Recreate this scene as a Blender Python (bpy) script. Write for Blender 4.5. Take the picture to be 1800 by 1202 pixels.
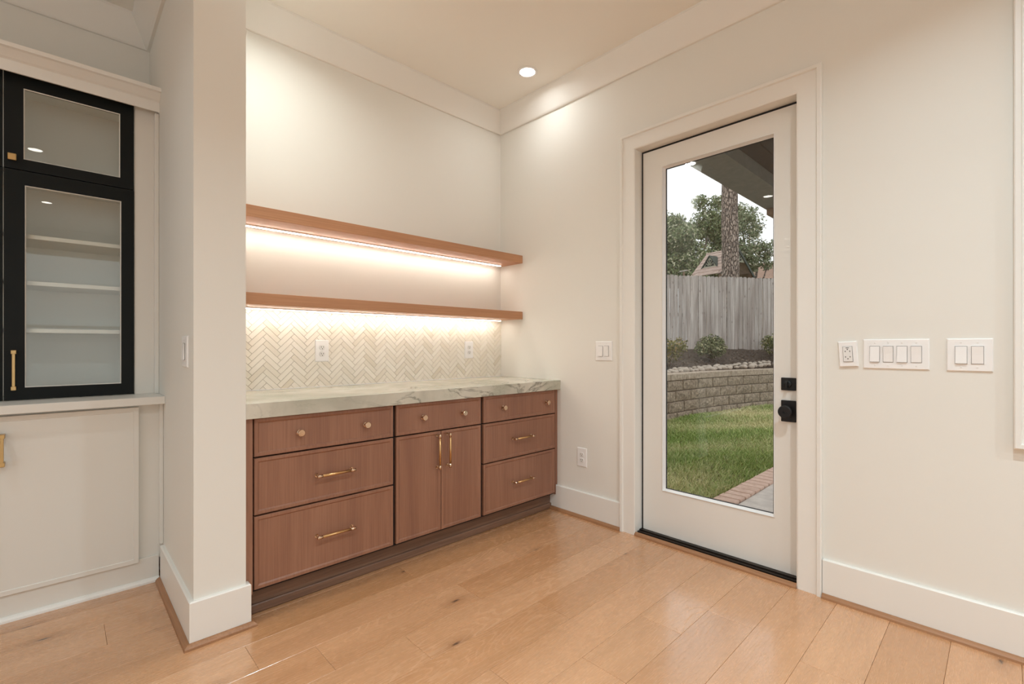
import bpy, bmesh, math, random
import numpy as np
from mathutils import Vector, Matrix, noise

random.seed(7)
SC = bpy.context.scene
COL = SC.collection
for _o in list(bpy.data.objects):
    bpy.data.objects.remove(_o)

# ------------------------------------------------------------------ camera
YAW = math.radians(43.81)
cam_d = bpy.data.cameras.new('camera')
cam_d.sensor_width = 36.0
cam_d.lens = 829.4 / 1800 * 36.0
cam_d.shift_y = 7.75 / 1800
cam_d.clip_start = 0.05
cam_d.clip_end = 300
cam = bpy.data.objects.new('camera', cam_d)
COL.objects.link(cam)
cam.location = (-2.5645, -2.8057, 1.159)
cam.rotation_euler = (math.pi / 2, 0, -YAW)
SC.camera = cam

# ------------------------------------------------------------------ world, exposure
SC.view_settings.view_transform = 'Standard'
SC.view_settings.look = 'None'
SC.view_settings.gamma = 1.0
SC.view_settings.use_curve_mapping = False
SC.view_settings.exposure = 0.7
SKY = 1.0
LAMP_W = 17.0          # every recessed lamp
LED = 15.5              # shelf strips
w = bpy.data.worlds.new('overcast_sky')
SC.world = w
w.use_nodes = True
nt = w.node_tree
nt.nodes.clear()
wo = nt.nodes.new('ShaderNodeOutputWorld')
bg = nt.nodes.new('ShaderNodeBackground')
tc = nt.nodes.new('ShaderNodeTexCoord')
nz = nt.nodes.new('ShaderNodeTexNoise')
nz.inputs['Scale'].default_value = 3.0
nz.inputs['Detail'].default_value = 4.0
cr = nt.nodes.new('ShaderNodeValToRGB')
cr.color_ramp.elements[0].position = 0.3
cr.color_ramp.elements[0].color = (0.78, 0.79, 0.81, 1)
cr.color_ramp.elements[1].position = 0.7
cr.color_ramp.elements[1].color = (0.90, 0.905, 0.915, 1)
nt.links.new(tc.outputs['Generated'], nz.inputs['Vector'])
nt.links.new(nz.outputs['Fac'], cr.inputs['Fac'])
nt.links.new(cr.outputs['Color'], bg.inputs['Color'])
bg.inputs['Strength'].default_value = SKY
nt.links.new(bg.outputs[0], wo.inputs[0])
try:
    SC.cycles.use_denoising = True
    SC.cycles.max_bounces = 9
    SC.cycles.diffuse_bounces = 5
    SC.cycles.glossy_bounces = 3
    SC.cycles.use_adaptive_sampling = True
    SC.cycles.adaptive_threshold = 0.05
    SC.cycles.transparent_max_bounces = 16
    SC.cycles.sample_clamp_indirect = 6.0
    SC.cycles.caustics_reflective = False
    SC.cycles.caustics_refractive = False
except Exception:
    pass

# ------------------------------------------------------------------ helpers
ORG = {}


def tag(o, label=None, cat=None, group=None, kind=None):
    if label: o['label'] = label
    if cat: o['category'] = cat
    if group: o['group'] = group
    if kind: o['kind'] = kind
    return o


def thing(name, label, cat, loc=(0, 0, 0), rot=(0, 0, 0), group=None, local=False, kind=None):
    o = bpy.data.objects.new(name, None)
    o.empty_display_size = 0.05
    COL.objects.link(o)
    o.location = loc
    o.rotation_euler = rot
    ORG[o.name] = Vector((0, 0, 0)) if local else Vector(loc)
    return tag(o, label, cat, group, kind)


def link(name, me, mat=None, parent=None, loc=(0, 0, 0), rot=None):
    o = bpy.data.objects.new(name, me)
    COL.objects.link(o)
    if mat is not None and not me.materials:
        me.materials.append(mat)
    L = Vector(loc)
    if parent is not None:
        o.parent = parent
        o.location = L - ORG[parent.name]
    else:
        o.location = L
    if rot: o.rotation_euler = rot
    ORG[o.name] = L
    return o


def bm_mesh(bm, name='m', smooth=False):
    me = bpy.data.meshes.new(name)
    bmesh.ops.recalc_face_normals(bm, faces=bm.faces)
    bm.to_mesh(me)
    bm.free()
    if smooth:
        for p in me.polygons: p.use_smooth = True
    return me


def bm_box(bm, x0, x1, y0, y1, z0, z1):
    vs = [bm.verts.new((x, y, z)) for x in (x0, x1) for y in (y0, y1) for z in (z0, z1)]
    for f in ((0, 1, 3, 2), (4, 6, 7, 5), (0, 4, 5, 1), (2, 3, 7, 6), (0, 2, 6, 4), (1, 5, 7, 3)):
        bm.faces.new([vs[i] for i in f])
    return vs


def mesh_box(dx, dy, dz, bev=0.0, seg=1):
    bm = bmesh.new()
    bm_box(bm, -dx / 2, dx / 2, -dy / 2, dy / 2, -dz / 2, dz / 2)
    if bev > 0:
        bmesh.ops.bevel(bm, geom=bm.edges[:], offset=bev, segments=seg, affect='EDGES', profile=0.5)
    return bm_mesh(bm)


def box(name, x0, x1, y0, y1, z0, z1, mat, parent=None, bev=0.0, seg=1):
    me = mesh_box(abs(x1 - x0), abs(y1 - y0), abs(z1 - z0), bev, seg)
    return link(name, me, mat, parent, ((x0 + x1) / 2, (y0 + y1) / 2, (z0 + z1) / 2))


def multi(name, boxes, mat, parent=None, bev=0.0, loc=None):
    """several boxes that form ONE solid piece"""
    c = Vector(loc) if loc is not None else Vector(((boxes[0][0] + boxes[0][1]) / 2, (boxes[0][2] + boxes[0][3]) / 2, (boxes[0][4] + boxes[0][5]) / 2))
    bm = bmesh.new()
    for b in boxes:
        bm_box(bm, b[0] - c.x, b[1] - c.x, b[2] - c.y, b[3] - c.y, b[4] - c.z, b[5] - c.z)
    if bev > 0:
        bmesh.ops.bevel(bm, geom=bm.edges[:], offset=bev, segments=1, affect='EDGES')
    return link(name, bm_mesh(bm), mat, parent, c)


def lathe_mesh(prof, seg=24, axis='Z', smooth=True):
    """prof: list of (radius, height)"""
    bm = bmesh.new()
    rings = []
    for r, h in prof:
        if r < 1e-6:
            rings.append([bm.verts.new((0, 0, h))])
        else:
            rings.append([bm.verts.new((r * math.cos(2 * math.pi * k / seg), r * math.sin(2 * math.pi * k / seg), h)) for k in range(seg)])
    for a, b in zip(rings[:-1], rings[1:]):
        for k in range(seg):
            k2 = (k + 1) % seg
            if len(a) == 1 and len(b) == 1: continue
            if len(a) == 1: bm.faces.new((a[0], b[k], b[k2]))
            elif len(b) == 1: bm.faces.new((a[k], a[k2], b[0]))
            else: bm.faces.new((a[k], a[k2], b[k2], b[k]))
    if len(rings[0]) > 1: bm.faces.new(rings[0][::-1])
    if len(rings[-1]) > 1: bm.faces.new(rings[-1])
    if axis == '-Y':      # height points to -Y (out of the back wall)
        bmesh.ops.transform(bm, matrix=Matrix.Rotation(math.pi / 2, 4, 'X'), verts=bm.verts)
    elif axis == '-X':
        bmesh.ops.transform(bm, matrix=Matrix.Rotation(-math.pi / 2, 4, 'Y'), verts=bm.verts)
    elif axis == 'X':
        bmesh.ops.transform(bm, matrix=Matrix.Rotation(math.pi / 2, 4, 'Y'), verts=bm.verts)
    me = bm_mesh(bm, smooth=False)
    if smooth:
        for p in me.polygons: p.use_smooth = True
        try:
            me.set_sharp_from_angle(angle=math.radians(40))
        except Exception:
            pass
    return me


def sweep(name, path, prof, mat, parent=None, side=1, closed=False, fmap=None):
    """profile (offset, height) swept along a mitred 2-D path; fmap turns (u, v, w) into xyz"""
    n = len(path)
    P = [Vector(p) for p in path]

    def nrm(a, b):
        d_ = (b - a).normalized()
        return Vector((-d_.y, d_.x)) * side
    offs = []
    for i in range(n):
        if closed or 0 < i < n - 1:
            n1 = nrm(P[i - 1], P[i]); n2 = nrm(P[i], P[(i + 1) % n])
            m = (n1 + n2).normalized()
            offs.append(m / max(0.2, m.dot(n1)))
        elif i == 0: offs.append(nrm(P[0], P[1]))
        else: offs.append(nrm(P[-2], P[-1]))
    fm = fmap or (lambda u, v, w_: (u, v, w_))
    c = Vector(fm(P[0].x, P[0].y, prof[0][1]))
    bm = bmesh.new()
    rings = []
    for i in range(n):
        rings.append([bm.verts.new(Vector(fm(*(P[i] + offs[i] * o), h)) - c) for o, h in prof])
    k = len(prof)
    for i in range(n if closed else n - 1):
        a, b = rings[i], rings[(i + 1) % n]
        for j in range(k):
            bm.faces.new((a[j], a[(j + 1) % k], b[(j + 1) % k], b[j]))
    if not closed:
        bm.faces.new(rings[0]); bm.faces.new(rings[-1][::-1])
    return link(name, bm_mesh(bm), mat, parent, c)


def tube_mesh(pts, rad, seg=10, smooth=True):
    """round bar through points, rad one number or a list"""
    pts = [Vector(p) for p in pts]
    rads = rad if isinstance(rad, (list, tuple)) else [rad] * len(pts)
    bm = bmesh.new()
    rings = []
    for i, p in enumerate(pts):
        t = (pts[min(i + 1, len(pts) - 1)] - pts[max(i - 1, 0)]).normalized()
        a = Vector((0, 0, 1)) if abs(t.z) < 0.9 else Vector((1, 0, 0))
        u = t.cross(a).normalized(); v = t.cross(u)
        rings.append([bm.verts.new(p + (u * math.cos(2 * math.pi * k / seg) + v * math.sin(2 * math.pi * k / seg)) * rads[i]) for k in range(seg)])
    for a, b in zip(rings[:-1], rings[1:]):
        for k in range(seg):
            bm.faces.new((a[k], a[(k + 1) % seg], b[(k + 1) % seg], b[k]))
    bm.faces.new(rings[0]); bm.faces.new(rings[-1])
    return bm_mesh(bm, smooth=smooth)


def np_mesh(name, verts, faces, colors=None):
    """faces: (n,3) or (n,4) array; colors: one rgb per face corner group (n,3)"""
    me = bpy.data.meshes.new(name)
    nf, k = faces.shape
    me.vertices.add(len(verts)); me.vertices.foreach_set('co', verts.astype(np.float32).ravel())
    me.loops.add(nf * k); me.loops.foreach_set('vertex_index', faces.astype(np.int32).ravel())
    me.polygons.add(nf)
    me.polygons.foreach_set('loop_start', np.arange(0, nf * k, k, dtype=np.int32))
    me.polygons.foreach_set('loop_total', np.full(nf, k, dtype=np.int32))
    me.update(calc_edges=True)
    if colors is not None:
        at = me.color_attributes.new('tint', 'FLOAT_COLOR', 'CORNER')
        c4 = np.ones((nf * k, 4), np.float32)
        c4[:, :3] = np.repeat(colors, k, axis=0)
        at.data.foreach_set('color', c4.ravel())
    return me


# ------------------------------------------------------------------ materials
def srgb(r, g, b):
    f = lambda c: c / 12.92 if c <= 0.04045 else ((c + 0.055) / 1.055) ** 2.4
    return (f(r / 255), f(g / 255), f(b / 255))


def mat(name, col, rough=0.5, metal=0.0, spec=0.5, coat=0.0):
    m = bpy.data.materials.new(name)
    m.use_nodes = True
    b = m.node_tree.nodes['Principled BSDF']
    b.inputs['Base Color'].default_value = (*col, 1)
    b.inputs['Roughness'].default_value = rough
    b.inputs['Metallic'].default_value = metal
    b.inputs['Specular IOR Level'].default_value = spec
    b.inputs['Coat Weight'].default_value = coat
    return m


class NB:
    """small node builder"""
    def __init__(self, m):
        self.t = m.node_tree; self.b = self.t.nodes['Principled BSDF']

    def n(self, typ, **kw):
        nd = self.t.nodes.new(typ)
        for k, v in kw.items():
            if k in nd.inputs: nd.inputs[k].default_value = v
            else: setattr(nd, k, v)
        return nd

    def l(self, a, b): self.t.links.new(a, b)

    def coord(self, scale=(1, 1, 1), rnd=True, kind='Object'):
        tcn = self.n('ShaderNodeTexCoord')
        mp = self.n('ShaderNodeMapping'); mp.inputs['Scale'].default_value = scale
        src = tcn.outputs[kind]
        if rnd:
            oi = self.n('ShaderNodeObjectInfo')
            ml = self.n('ShaderNodeMath', operation='MULTIPLY'); ml.inputs[1].default_value = 61.7
            self.l(oi.outputs['Random'], ml.inputs[0])
            va = self.n('ShaderNodeVectorMath', operation='ADD')
            self.l(src, va.inputs[0]); self.l(ml.outputs[0], va.inputs[1])
            src = va.outputs[0]
        self.l(src, mp.inputs['Vector'])
        return mp.outputs['Vector']

    def noise(self, vec, scale, detail=4, rough=0.55, dist=0.0):
        nd = self.n('ShaderNodeTexNoise', Scale=scale, Detail=detail, Roughness=rough, Distortion=dist)
        self.l(vec, nd.inputs['Vector'])
        return nd.outputs['Fac']

    def ramp(self, fac, stops):
        r = self.n('ShaderNodeValToRGB')
        els = r.color_ramp.elements
        while len(els) < len(stops): els.new(0.5)
        for e, (p, c) in zip(els, stops):
            e.position = p
            e.color = (*c, 1) if not isinstance(c, (int, float)) else (c, c, c, 1)
        self.l(fac, r.inputs['Fac'])
        return r.outputs['Color']

    def mix(self, fac, a, b, blend='MIX'):
        m = self.n('ShaderNodeMix', data_type='RGBA', blend_type=blend)
        for val, i in ((fac, 0), (a, 6), (b, 7)):
            if isinstance(val, (int, float)): m.inputs[i].default_value = val
            elif isinstance(val, tuple): m.inputs[i].default_value = (*val, 1)
            else: self.l(val, m.inputs[i])
        return m.outputs[2]

    def math(self, op, a, b=None):
        m = self.n('ShaderNodeMath', operation=op)
        for val, i in ((a, 0), (b, 1)):
            if val is None: continue
            if isinstance(val, (int, float)): m.inputs[i].default_value = val
            else: self.l(val, m.inputs[i])
        return m.outputs[0]

    def bump(self, h, strength=0.3, dist=0.002):
        bn = self.n('ShaderNodeBump', Strength=strength, Distance=dist)
        self.l(h, bn.inputs['Height'])
        self.l(bn.outputs[0], self.b.inputs['Normal'])


def paint(name, col, rough, bump=0.05):
    m = mat(name, col, rough)
    k = NB(m)
    v = k.coord(rnd=False)
    n1 = k.noise(v, 180, 2)
    k.bump(n1, bump, 0.001)
    return m


M = {}
M['wall'] = paint('wall_paint', (0.79, 0.775, 0.725), 0.75, 0.08)
M['ceiling'] = paint('ceiling_paint', (0.87, 0.85, 0.80), 0.85, 0.06)
M['trim'] = paint('trim_paint', (0.82, 0.805, 0.765), 0.42, 0.03)
M['doorpaint'] = paint('door_paint', (0.79, 0.775, 0.735), 0.45, 0.03)
M['cabwhite'] = paint('cabinet_white', (0.76, 0.74, 0.69), 0.4, 0.02)
M['cabint'] = paint('cabinet_interior_white', (0.86, 0.845, 0.80), 0.5, 0.02)
M['black'] = paint('black_lacquer', (0.005, 0.0065, 0.006), 0.45, 0.02)
M['black'].node_tree.nodes['Principled BSDF'].inputs['Specular IOR Level'].default_value = 0.2
M['gap'] = mat('shadow_gap', (0.012, 0.009, 0.008), 0.9)
M['rubber'] = mat('black_rubber', (0.012, 0.012, 0.013), 0.6)
M['bronze_sill'] = mat('bronze_sill', (0.030, 0.020, 0.014), 0.4, 0.6)
M['matteblack'] = mat('matte_black_metal', (0.010, 0.010, 0.011), 0.45, 0.3)
M['plate'] = mat('white_plastic', (0.88, 0.87, 0.86), 0.35)
M['plate_dim'] = mat('white_rocker', (0.80, 0.79, 0.77), 0.3)
M['slot'] = mat('slot_dark', (0.05, 0.045, 0.04), 0.7)
M['brass'] = mat('champagne_brass', srgb(205, 165, 115), 0.28, 1.0)
M['brass2'] = mat('polished_nickel_brass', srgb(214, 186, 160), 0.16, 1.0)
M['aged_brass'] = mat('aged_brass', srgb(196, 166, 116), 0.3, 1.0)


def glass(name):
    m = bpy.data.materials.new(name); m.use_nodes = True
    t = m.node_tree; t.nodes.clear()
    out = t.nodes.new('ShaderNodeOutputMaterial')
    tr = t.nodes.new('ShaderNodeBsdfTransparent'); tr.inputs[0].default_value = (0.97, 0.985, 0.975, 1)
    gl = t.nodes.new('ShaderNodeBsdfGlossy'); gl.inputs['Roughness'].default_value = 0.0
    lw = t.nodes.new('ShaderNodeLayerWeight'); lw.inputs['Blend'].default_value = 0.5
    pw = t.nodes.new('ShaderNodeMath'); pw.operation = 'POWER'; pw.inputs[1].default_value = 5
    ma = t.nodes.new('ShaderNodeMath'); ma.operation = 'MULTIPLY_ADD'; ma.inputs[1].default_value = 0.95; ma.inputs[2].default_value = 0.045
    mx = t.nodes.new('ShaderNodeMixShader')
    t.links.new(lw.outputs['Facing'], pw.inputs[0]); t.links.new(pw.outputs[0], ma.inputs[0])
    t.links.new(ma.outputs[0], mx.inputs[0]); t.links.new(tr.outputs[0], mx.inputs[1]); t.links.new(gl.outputs[0], mx.inputs[2])
    t.links.new(mx.outputs[0], out.inputs[0])
    return m


M['glass'] = glass('clear_glass')


def emit(name, col, s):
    m = bpy.data.materials.new(name); m.use_nodes = True
    b = m.node_tree.nodes['Principled BSDF']
    b.inputs['Base Color'].default_value = (0.8, 0.8, 0.8, 1)
    b.inputs['Emission Color'].default_value = (*col, 1)
    b.inputs['Emission Strength'].default_value = s
    return m


M['led'] = emit('led_strip_light', (1.0, 0.92, 0.82), LED)
M['lens'] = emit('downlight_lens', (1.0, 0.95, 0.88), 9.0)
M['lens'].cycles.emission_sampling = 'NONE'     # the lamp under each lens does the lighting


def cab_wood(name, c_dark, c_mid, c_lite, axis='Z', rough=0.42):
    m = mat(name, c_mid, rough)
    k = NB(m)
    fine = {'Z': (160, 160, 3.0), 'X': (3.0, 160, 160), 'Y': (160, 3.0, 160)}[axis]
    broad = {'Z': (9, 9, 0.7), 'X': (0.7, 9, 9), 'Y': (9, 0.7, 9)}[axis]
    f1 = k.noise(k.coord(fine), 1.0, 3, 0.6)
    f2 = k.noise(k.coord(broad), 1.0, 3, 0.5, 0.6)
    c = k.ramp(f2, [(0.25, c_dark), (0.5, c_mid), (0.78, c_lite)])
    c = k.mix(k.ramp(f1, [(0.35, 1.0), (0.52, 0.0)]), c, k.mix(0.55, c, c_dark))
    c = k.mix(k.ramp(f1, [(0.52, 0.0), (0.75, 1.0)]), c, k.mix(0.55, c, c_lite))
    k.l(c, k.b.inputs['Base Color'])
    k.bump(f1, 0.12, 0.0008)
    return m


M['cab'] = cab_wood('stained_oak_vertical', srgb(134, 93, 74), srgb(148, 105, 83), srgb(161, 118, 95), 'Z')
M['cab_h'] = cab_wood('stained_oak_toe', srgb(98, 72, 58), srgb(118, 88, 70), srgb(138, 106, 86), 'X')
M['shelf'] = cab_wood('oak_shelf', srgb(172, 122, 88), srgb(186, 136, 100), srgb(200, 152, 116), 'X', 0.5)
M['shoe'] = cab_wood('oak_quarter_round', srgb(138, 96, 64), srgb(158, 112, 76), srgb(174, 130, 94), 'Y', 0.45)


def floor_mat():
    m = mat('oak_plank', (0.4, 0.25, 0.15), 0.35)
    k = NB(m)
    oi = k.n('ShaderNodeObjectInfo')
    base = k.ramp(oi.outputs['Random'], [(0.0, srgb(196, 145, 102)), (0.35, srgb(206, 155, 113)), (0.7, srgb(212, 163, 122)), (1.0, srgb(201, 150, 107))])
    broad = k.noise(k.coord((0.9, 7, 1)), 1.0, 3, 0.5, 0.8)
    base = k.mix(k.ramp(broad, [(0.3, 0.0), (0.75, 1.0)]), k.mix(0.30, base, srgb(148, 100, 62)), base)
    # cathedral grain: contour lines of a stretched field
    field = k.noise(k.coord((1.15, 6.5, 1)), 1.0, 1.5, 0.45, 0.25)
    ring = k.math('FRACT', k.math('MULTIPLY', field, 26.0))
    ring = k.ramp(ring, [(0.0, 1.0), (0.16, 0.75), (0.34, 0.0), (0.93, 0.0), (1.0, 1.0)])
    pores = k.noise(k.coord((16, 260, 1)), 1.0, 2, 0.6)
    pores = k.ramp(pores, [(0.50, 0.0), (0.62, 1.0)])
    area = k.ramp(k.noise(k.coord((1.0, 3.0, 1)), 1.0, 1), [(0.40, 0.12), (0.62, 1.0)])
    grain = k.math('MULTIPLY', k.math('MULTIPLY', ring, area), k.math('ADD', k.math('MULTIPLY', pores, 0.75), 0.25))
    streak = k.math('MULTIPLY', pores, 0.22)
    g2 = k.math('MAXIMUM', grain, streak)
    col = k.mix(k.math('MULTIPLY', g2, 0.26), base, srgb(216, 176, 138))
    # knots
    kv = k.coord((1.6, 4.2, 1))
    vo = k.n('ShaderNodeTexVoronoi', Scale=1.0, Randomness=1.0, voronoi_dimensions='2D')
    k.l(kv, vo.inputs['Vector'])
    wob = k.math('ADD', vo.outputs['Distance'], k.math('MULTIPLY', k.noise(k.coord((20, 40, 1)), 1.0, 2), 0.05))
    sel = k.n('ShaderNodeSeparateColor'); k.l(vo.outputs['Color'], sel.inputs[0])
    pick = k.math('GREATER_THAN', sel.outputs[0], 0.62)
    core = k.math('MULTIPLY', k.ramp(wob, [(0.035, 1.0), (0.065, 0.0)]), pick)
    halo = k.math('MULTIPLY', k.ramp(wob, [(0.04, 1.0), (0.20, 0.0)]), pick)
    col = k.mix(k.math('MULTIPLY', halo, 0.45), col, srgb(140, 92, 56))
    col = k.mix(k.math('MULTIPLY', core, 0.85), col, srgb(70, 52, 40))
    k.l(col, k.b.inputs['Base Color'])
    rg = k.math('ADD', k.math('MULTIPLY', g2, 0.5), 0.20)
    k.l(rg, k.b.inputs['Roughness'])
    k.b.inputs['Specular IOR Level'].default_value = 1.0
    k.l(k.math('SUBTRACT', 0.6, k.math('MULTIPLY', g2, 0.58)), k.b.inputs['Coat Weight'])
    k.b.inputs['Coat Roughness'].default_value = 0.15
    k.bump(k.math('SUBTRACT', k.math('MULTIPLY', broad, 0.12), g2), 0.22, 0.001)
    return m


M['floor'] = floor_mat()


def stone_mat():
    m = mat('quartzite', (0.6, 0.58, 0.53), 0.18)
    k = NB(m)
    v = k.coord((1, 1, 1), rnd=False)
    n0 = k.noise(v, 2.2, 5, 0.6, 0.5)
    col = k.ramp(n0, [(0.30, srgb(170, 166, 152)), (0.5, srgb(200, 196, 182)), (0.7, srgb(218, 213, 200))])
    # veins
    vv = k.coord((1.0, 2.2, 2.2), rnd=False)
    f = k.noise(vv, 2.4, 6, 0.62, 0.9)
    vein = k.ramp(k.math('ABSOLUTE', k.math('SUBTRACT', f, 0.5)), [(0.0, 1.0), (0.010, 0.55), (0.03, 0.0)])
    part = k.ramp(k.noise(v, 1.7, 2), [(0.42, 0.0), (0.6, 1.0)])
    col = k.mix(k.math('MULTIPLY', k.math('MULTIPLY', vein, part), 0.75), col, srgb(92, 88, 76))
    f2 = k.noise(k.coord((2.0, 3, 6), rnd=False), 5.0, 6, 0.7, 1.2)
    vein2 = k.ramp(k.math('ABSOLUTE', k.math('SUBTRACT', f2, 0.52)), [(0.0, 1.0), (0.012, 0.0)])
    spot = k.ramp(k.noise(k.coord((1.3, 1, 1), rnd=False), 2.3, 1), [(0.52, 0.0), (0.64, 1.0)])
    col = k.mix(k.math('MULTIPLY', k.math('MULTIPLY', vein2, spot), 0.7), col, srgb(84, 84, 70))
    col = k.mix(k.math('MULTIPLY', spot, 0.30), col, srgb(164, 170, 150))
    k.l(col, k.b.inputs['Base Color'])
    return m


M['stone'] = stone_mat()


def tile_mat():
    m = mat('herringbone_marble', (0.7, 0.66, 0.6), 0.3)
    k = NB(m)
    oi = k.n('ShaderNodeObjectInfo')
    c = k.ramp(oi.outputs['Random'], [(0.0, srgb(226, 218, 202)), (0.10, srgb(234, 227, 214)), (0.4, srgb(238, 232, 220)), (1.0, srgb(243, 238, 228))])
    n1 = k.noise(k.coord((6, 6, 30)), 1.0, 3, 0.5, 1.0)
    c = k.mix(k.ramp(n1, [(0.5, 0.0), (0.8, 0.2)]), c, srgb(220, 210, 192))
    k.l(c, k.b.inputs['Base Color'])
    return m


M['tile'] = tile_mat()
M['grout'] = mat('grout', srgb(196, 186, 170), 0.9)

# =================================================================== STRUCTURE
CEIL = 3.005
XL, YR = -6.5, -7.0         # far left wall, rear wall
PX0, PX1, PY = -2.189, -2.006, -0.629   # partition (wall stub)
YB = 0.604                  # wall behind the built-in


def wall_open(name, axis, fixed0, fixed1, u0, u1, z0, z1, openings, m, label):
    """wall slab with rectangular openings; axis 'x' = slab between x fixed0..fixed1 running along y"""
    us = sorted({u0, u1, *[o[0] for o in openings], *[o[1] for o in openings]})
    zs = sorted({z0, z1, *[o[2] for o in openings], *[o[3] for o in openings]})
    boxes = []
    for a, b in zip(us[:-1], us[1:]):
        run = None
        for c, d_ in zip(zs[:-1], zs[1:]):
            hole = any(o[0] <= (a + b) / 2 <= o[1] and o[2] <= (c + d_) / 2 <= o[3] for o in openings)
            if hole:
                if run: boxes.append((a, b, *run)); run = None
            else: run = (run[0], d_) if run else (c, d_)
        if run: boxes.append((a, b, *run))
    bb = [(fixed0, fixed1, a, b, c, d_) if axis == 'x' else (a, b, fixed0, fixed1, c, d_) for a, b, c, d_ in boxes]
    mid = ((fixed0 + fixed1) / 2, (u0 + u1) / 2, 0) if axis == 'x' else ((u0 + u1) / 2, (fixed0 + fixed1) / 2, 0)
    return tag(multi(name, bb, m, loc=mid), label, 'wall', kind='structure')


DY0, DY1, DZ = -2.118, -1.238, 2.370          # door opening inside the jamb
WY0, WY1, WZ0, WZ1 = -4.35, -2.935, 0.885, 2.37  # window on the right wall
wall_open('wall_right', 'x', 0.0, 0.16, YR - 0.15, 0.15, 0, CEIL,
          [(DY0 - 0.02, DY1 + 0.02, 0, DZ + 0.02), (WY0, WY1, WZ0, WZ1)], M['wall'], 'cream painted wall around the glazed exterior door')
tag(box('wall_back', PX1, -0.0005, 0, 0.15, 0, CEIL, M['wall']), 'cream painted alcove wall behind the floating shelves', 'wall', kind='structure')
tag(box('wall_partition', PX0, PX1, PY, YB, 0, CEIL, M['wall']), 'narrow cream wall stub between glass cabinet and shelf alcove', 'wall', kind='structure')
tag(box('wall_builtin', XL - 0.15, PX0, YB, YB + 0.15, 0, CEIL, M['wall']), 'cream wall above the white built-in cabinet', 'wall', kind='structure')
LW = [(-6.6, -3.7, 0.3, 2.65), (-3.3, -0.4, 0.3, 2.65)]
RW = [(-6.0, -3.5, 0.3, 2.65), (-3.0, -0.5, 0.3, 2.65)]  # unseen rear windows, added to let in more cool ambient light
wall_open('wall_left', 'x', XL - 0.15, XL, YR - 0.15, YB, 0, CEIL, LW, M['wall'], 'cream wall with tall windows on the far left side')
wall_open('wall_rear', 'y', YR - 0.15, YR, XL, 0, 0, CEIL, RW, M['wall'], 'cream wall with added tall windows at the rear of the room')
tag(box('ceiling', XL - 0.15, 0.16, YR - 0.15, YB + 0.15, CEIL, CEIL + 0.12, M['ceiling']), 'flat warm white painted ceiling', 'ceiling', kind='structure')

# floor: sub-floor with individual oak planks running along x
floor = tag(box('floor', XL, 0.0, YR, YB, -0.12, -0.016, M['gap']), 'wide oak plank floor with knots and visible grain', 'floor', kind='structure')
PW = 0.189
known = {0: [-2.047], -1: [-1.278], 1: [-1.164, -1.85], 2: [-1.567, -0.30], 3: [-0.995], 4: [-1.45], 5: [-0.757, -1.157], 6: [-0.51], -3: [-2.43]}
prnd = random.Random(3)
row = -7
while True:
    y1 = -0.772 - PW * row; y0 = y1 - PW
    if y0 < YR: break
    if y0 < YB:
        ks = sorted(known.get(row, []), reverse=True)
        xs = [0.0]
        if ks:
            x = ks[0]
            xs = [0.0] + ks
            if ks[0] < -1.9: xs = [0.0, ks[0] + prnd.uniform(1.1, 1.6)] + ks
            x = ks[-1]
        else: x = -prnd.uniform(0.3, 1.7)
        if x != xs[-1]: xs.append(x)
        lim = XL if y1 > -3.6 else XL
        while x > lim:
            x -= prnd.uniform(1.0, 2.1) if y1 > -3.4 else prnd.uniform(1.6, 2.4)
            xs.append(max(x, lim))
        ya, yb = max(y0, YR) + 0.0004, min(y1, YB) - 0.0004
        for a, b in zip(xs[1:], xs[:-1]):
            if b - a < 0.02: continue
            me = mesh_box(b - a - 0.0008, yb - ya, 0.016, 0.0008)
            link('plank', me, M['floor'], floor, ((a + b) / 2, (ya + yb) / 2, -0.008))
    row += 1

# crown: one mitred angled board all round the room
crown_prof = [(0.0, 2.853), (0.014, 2.853), (0.020, 2.860), (0.086, 2.992), (0.086, CEIL), (0.0, CEIL)]
tag(sweep('trim_1', [(XL, YB), (PX0, YB), (PX0, PY), (PX1, PY), (PX1, 0), (0, 0), (0, YR), (XL, YR)], crown_prof, M['trim'], side=-1, closed=True),
    'wide flat angled crown moulding running round the ceiling', 'moulding', kind='structure')
bb_prof = [(0, 0.0), (0.016, 0.0), (0.016, 0.170), (0.012, 0.174), (0, 0.174)]
qr_prof = [(0.0165, 0.0), (0.036, 0.0), (0.0345, 0.008), (0.030, 0.014), (0.024, 0.018), (0.0165, 0.020)]
# baseboards (the white board carries its oak quarter round)
for nm, pth, lab in (('baseboard_right', [(0, -0.545), (0, -1.134)], 'white baseboard between wooden cabinet and door casing'),
                     ('baseboard_switches', [(0, -2.224), (0, YR), (XL, YR), (XL, YB - 0.5)], 'white baseboard under the switch plates'),
                     ('baseboard_partition', [(PX0, 0.083), (PX0, PY), (PX1, PY), (PX1, PY + 0.022)], 'tall white baseboard wrapped around the wall stub')):
    b_ = tag(sweep(nm, pth, bb_prof, M['trim'], side=-1), lab, 'baseboard', kind='structure')
    sweep('quarter_round', pth, qr_prof, M['shoe'], b_, side=-1)

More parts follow.
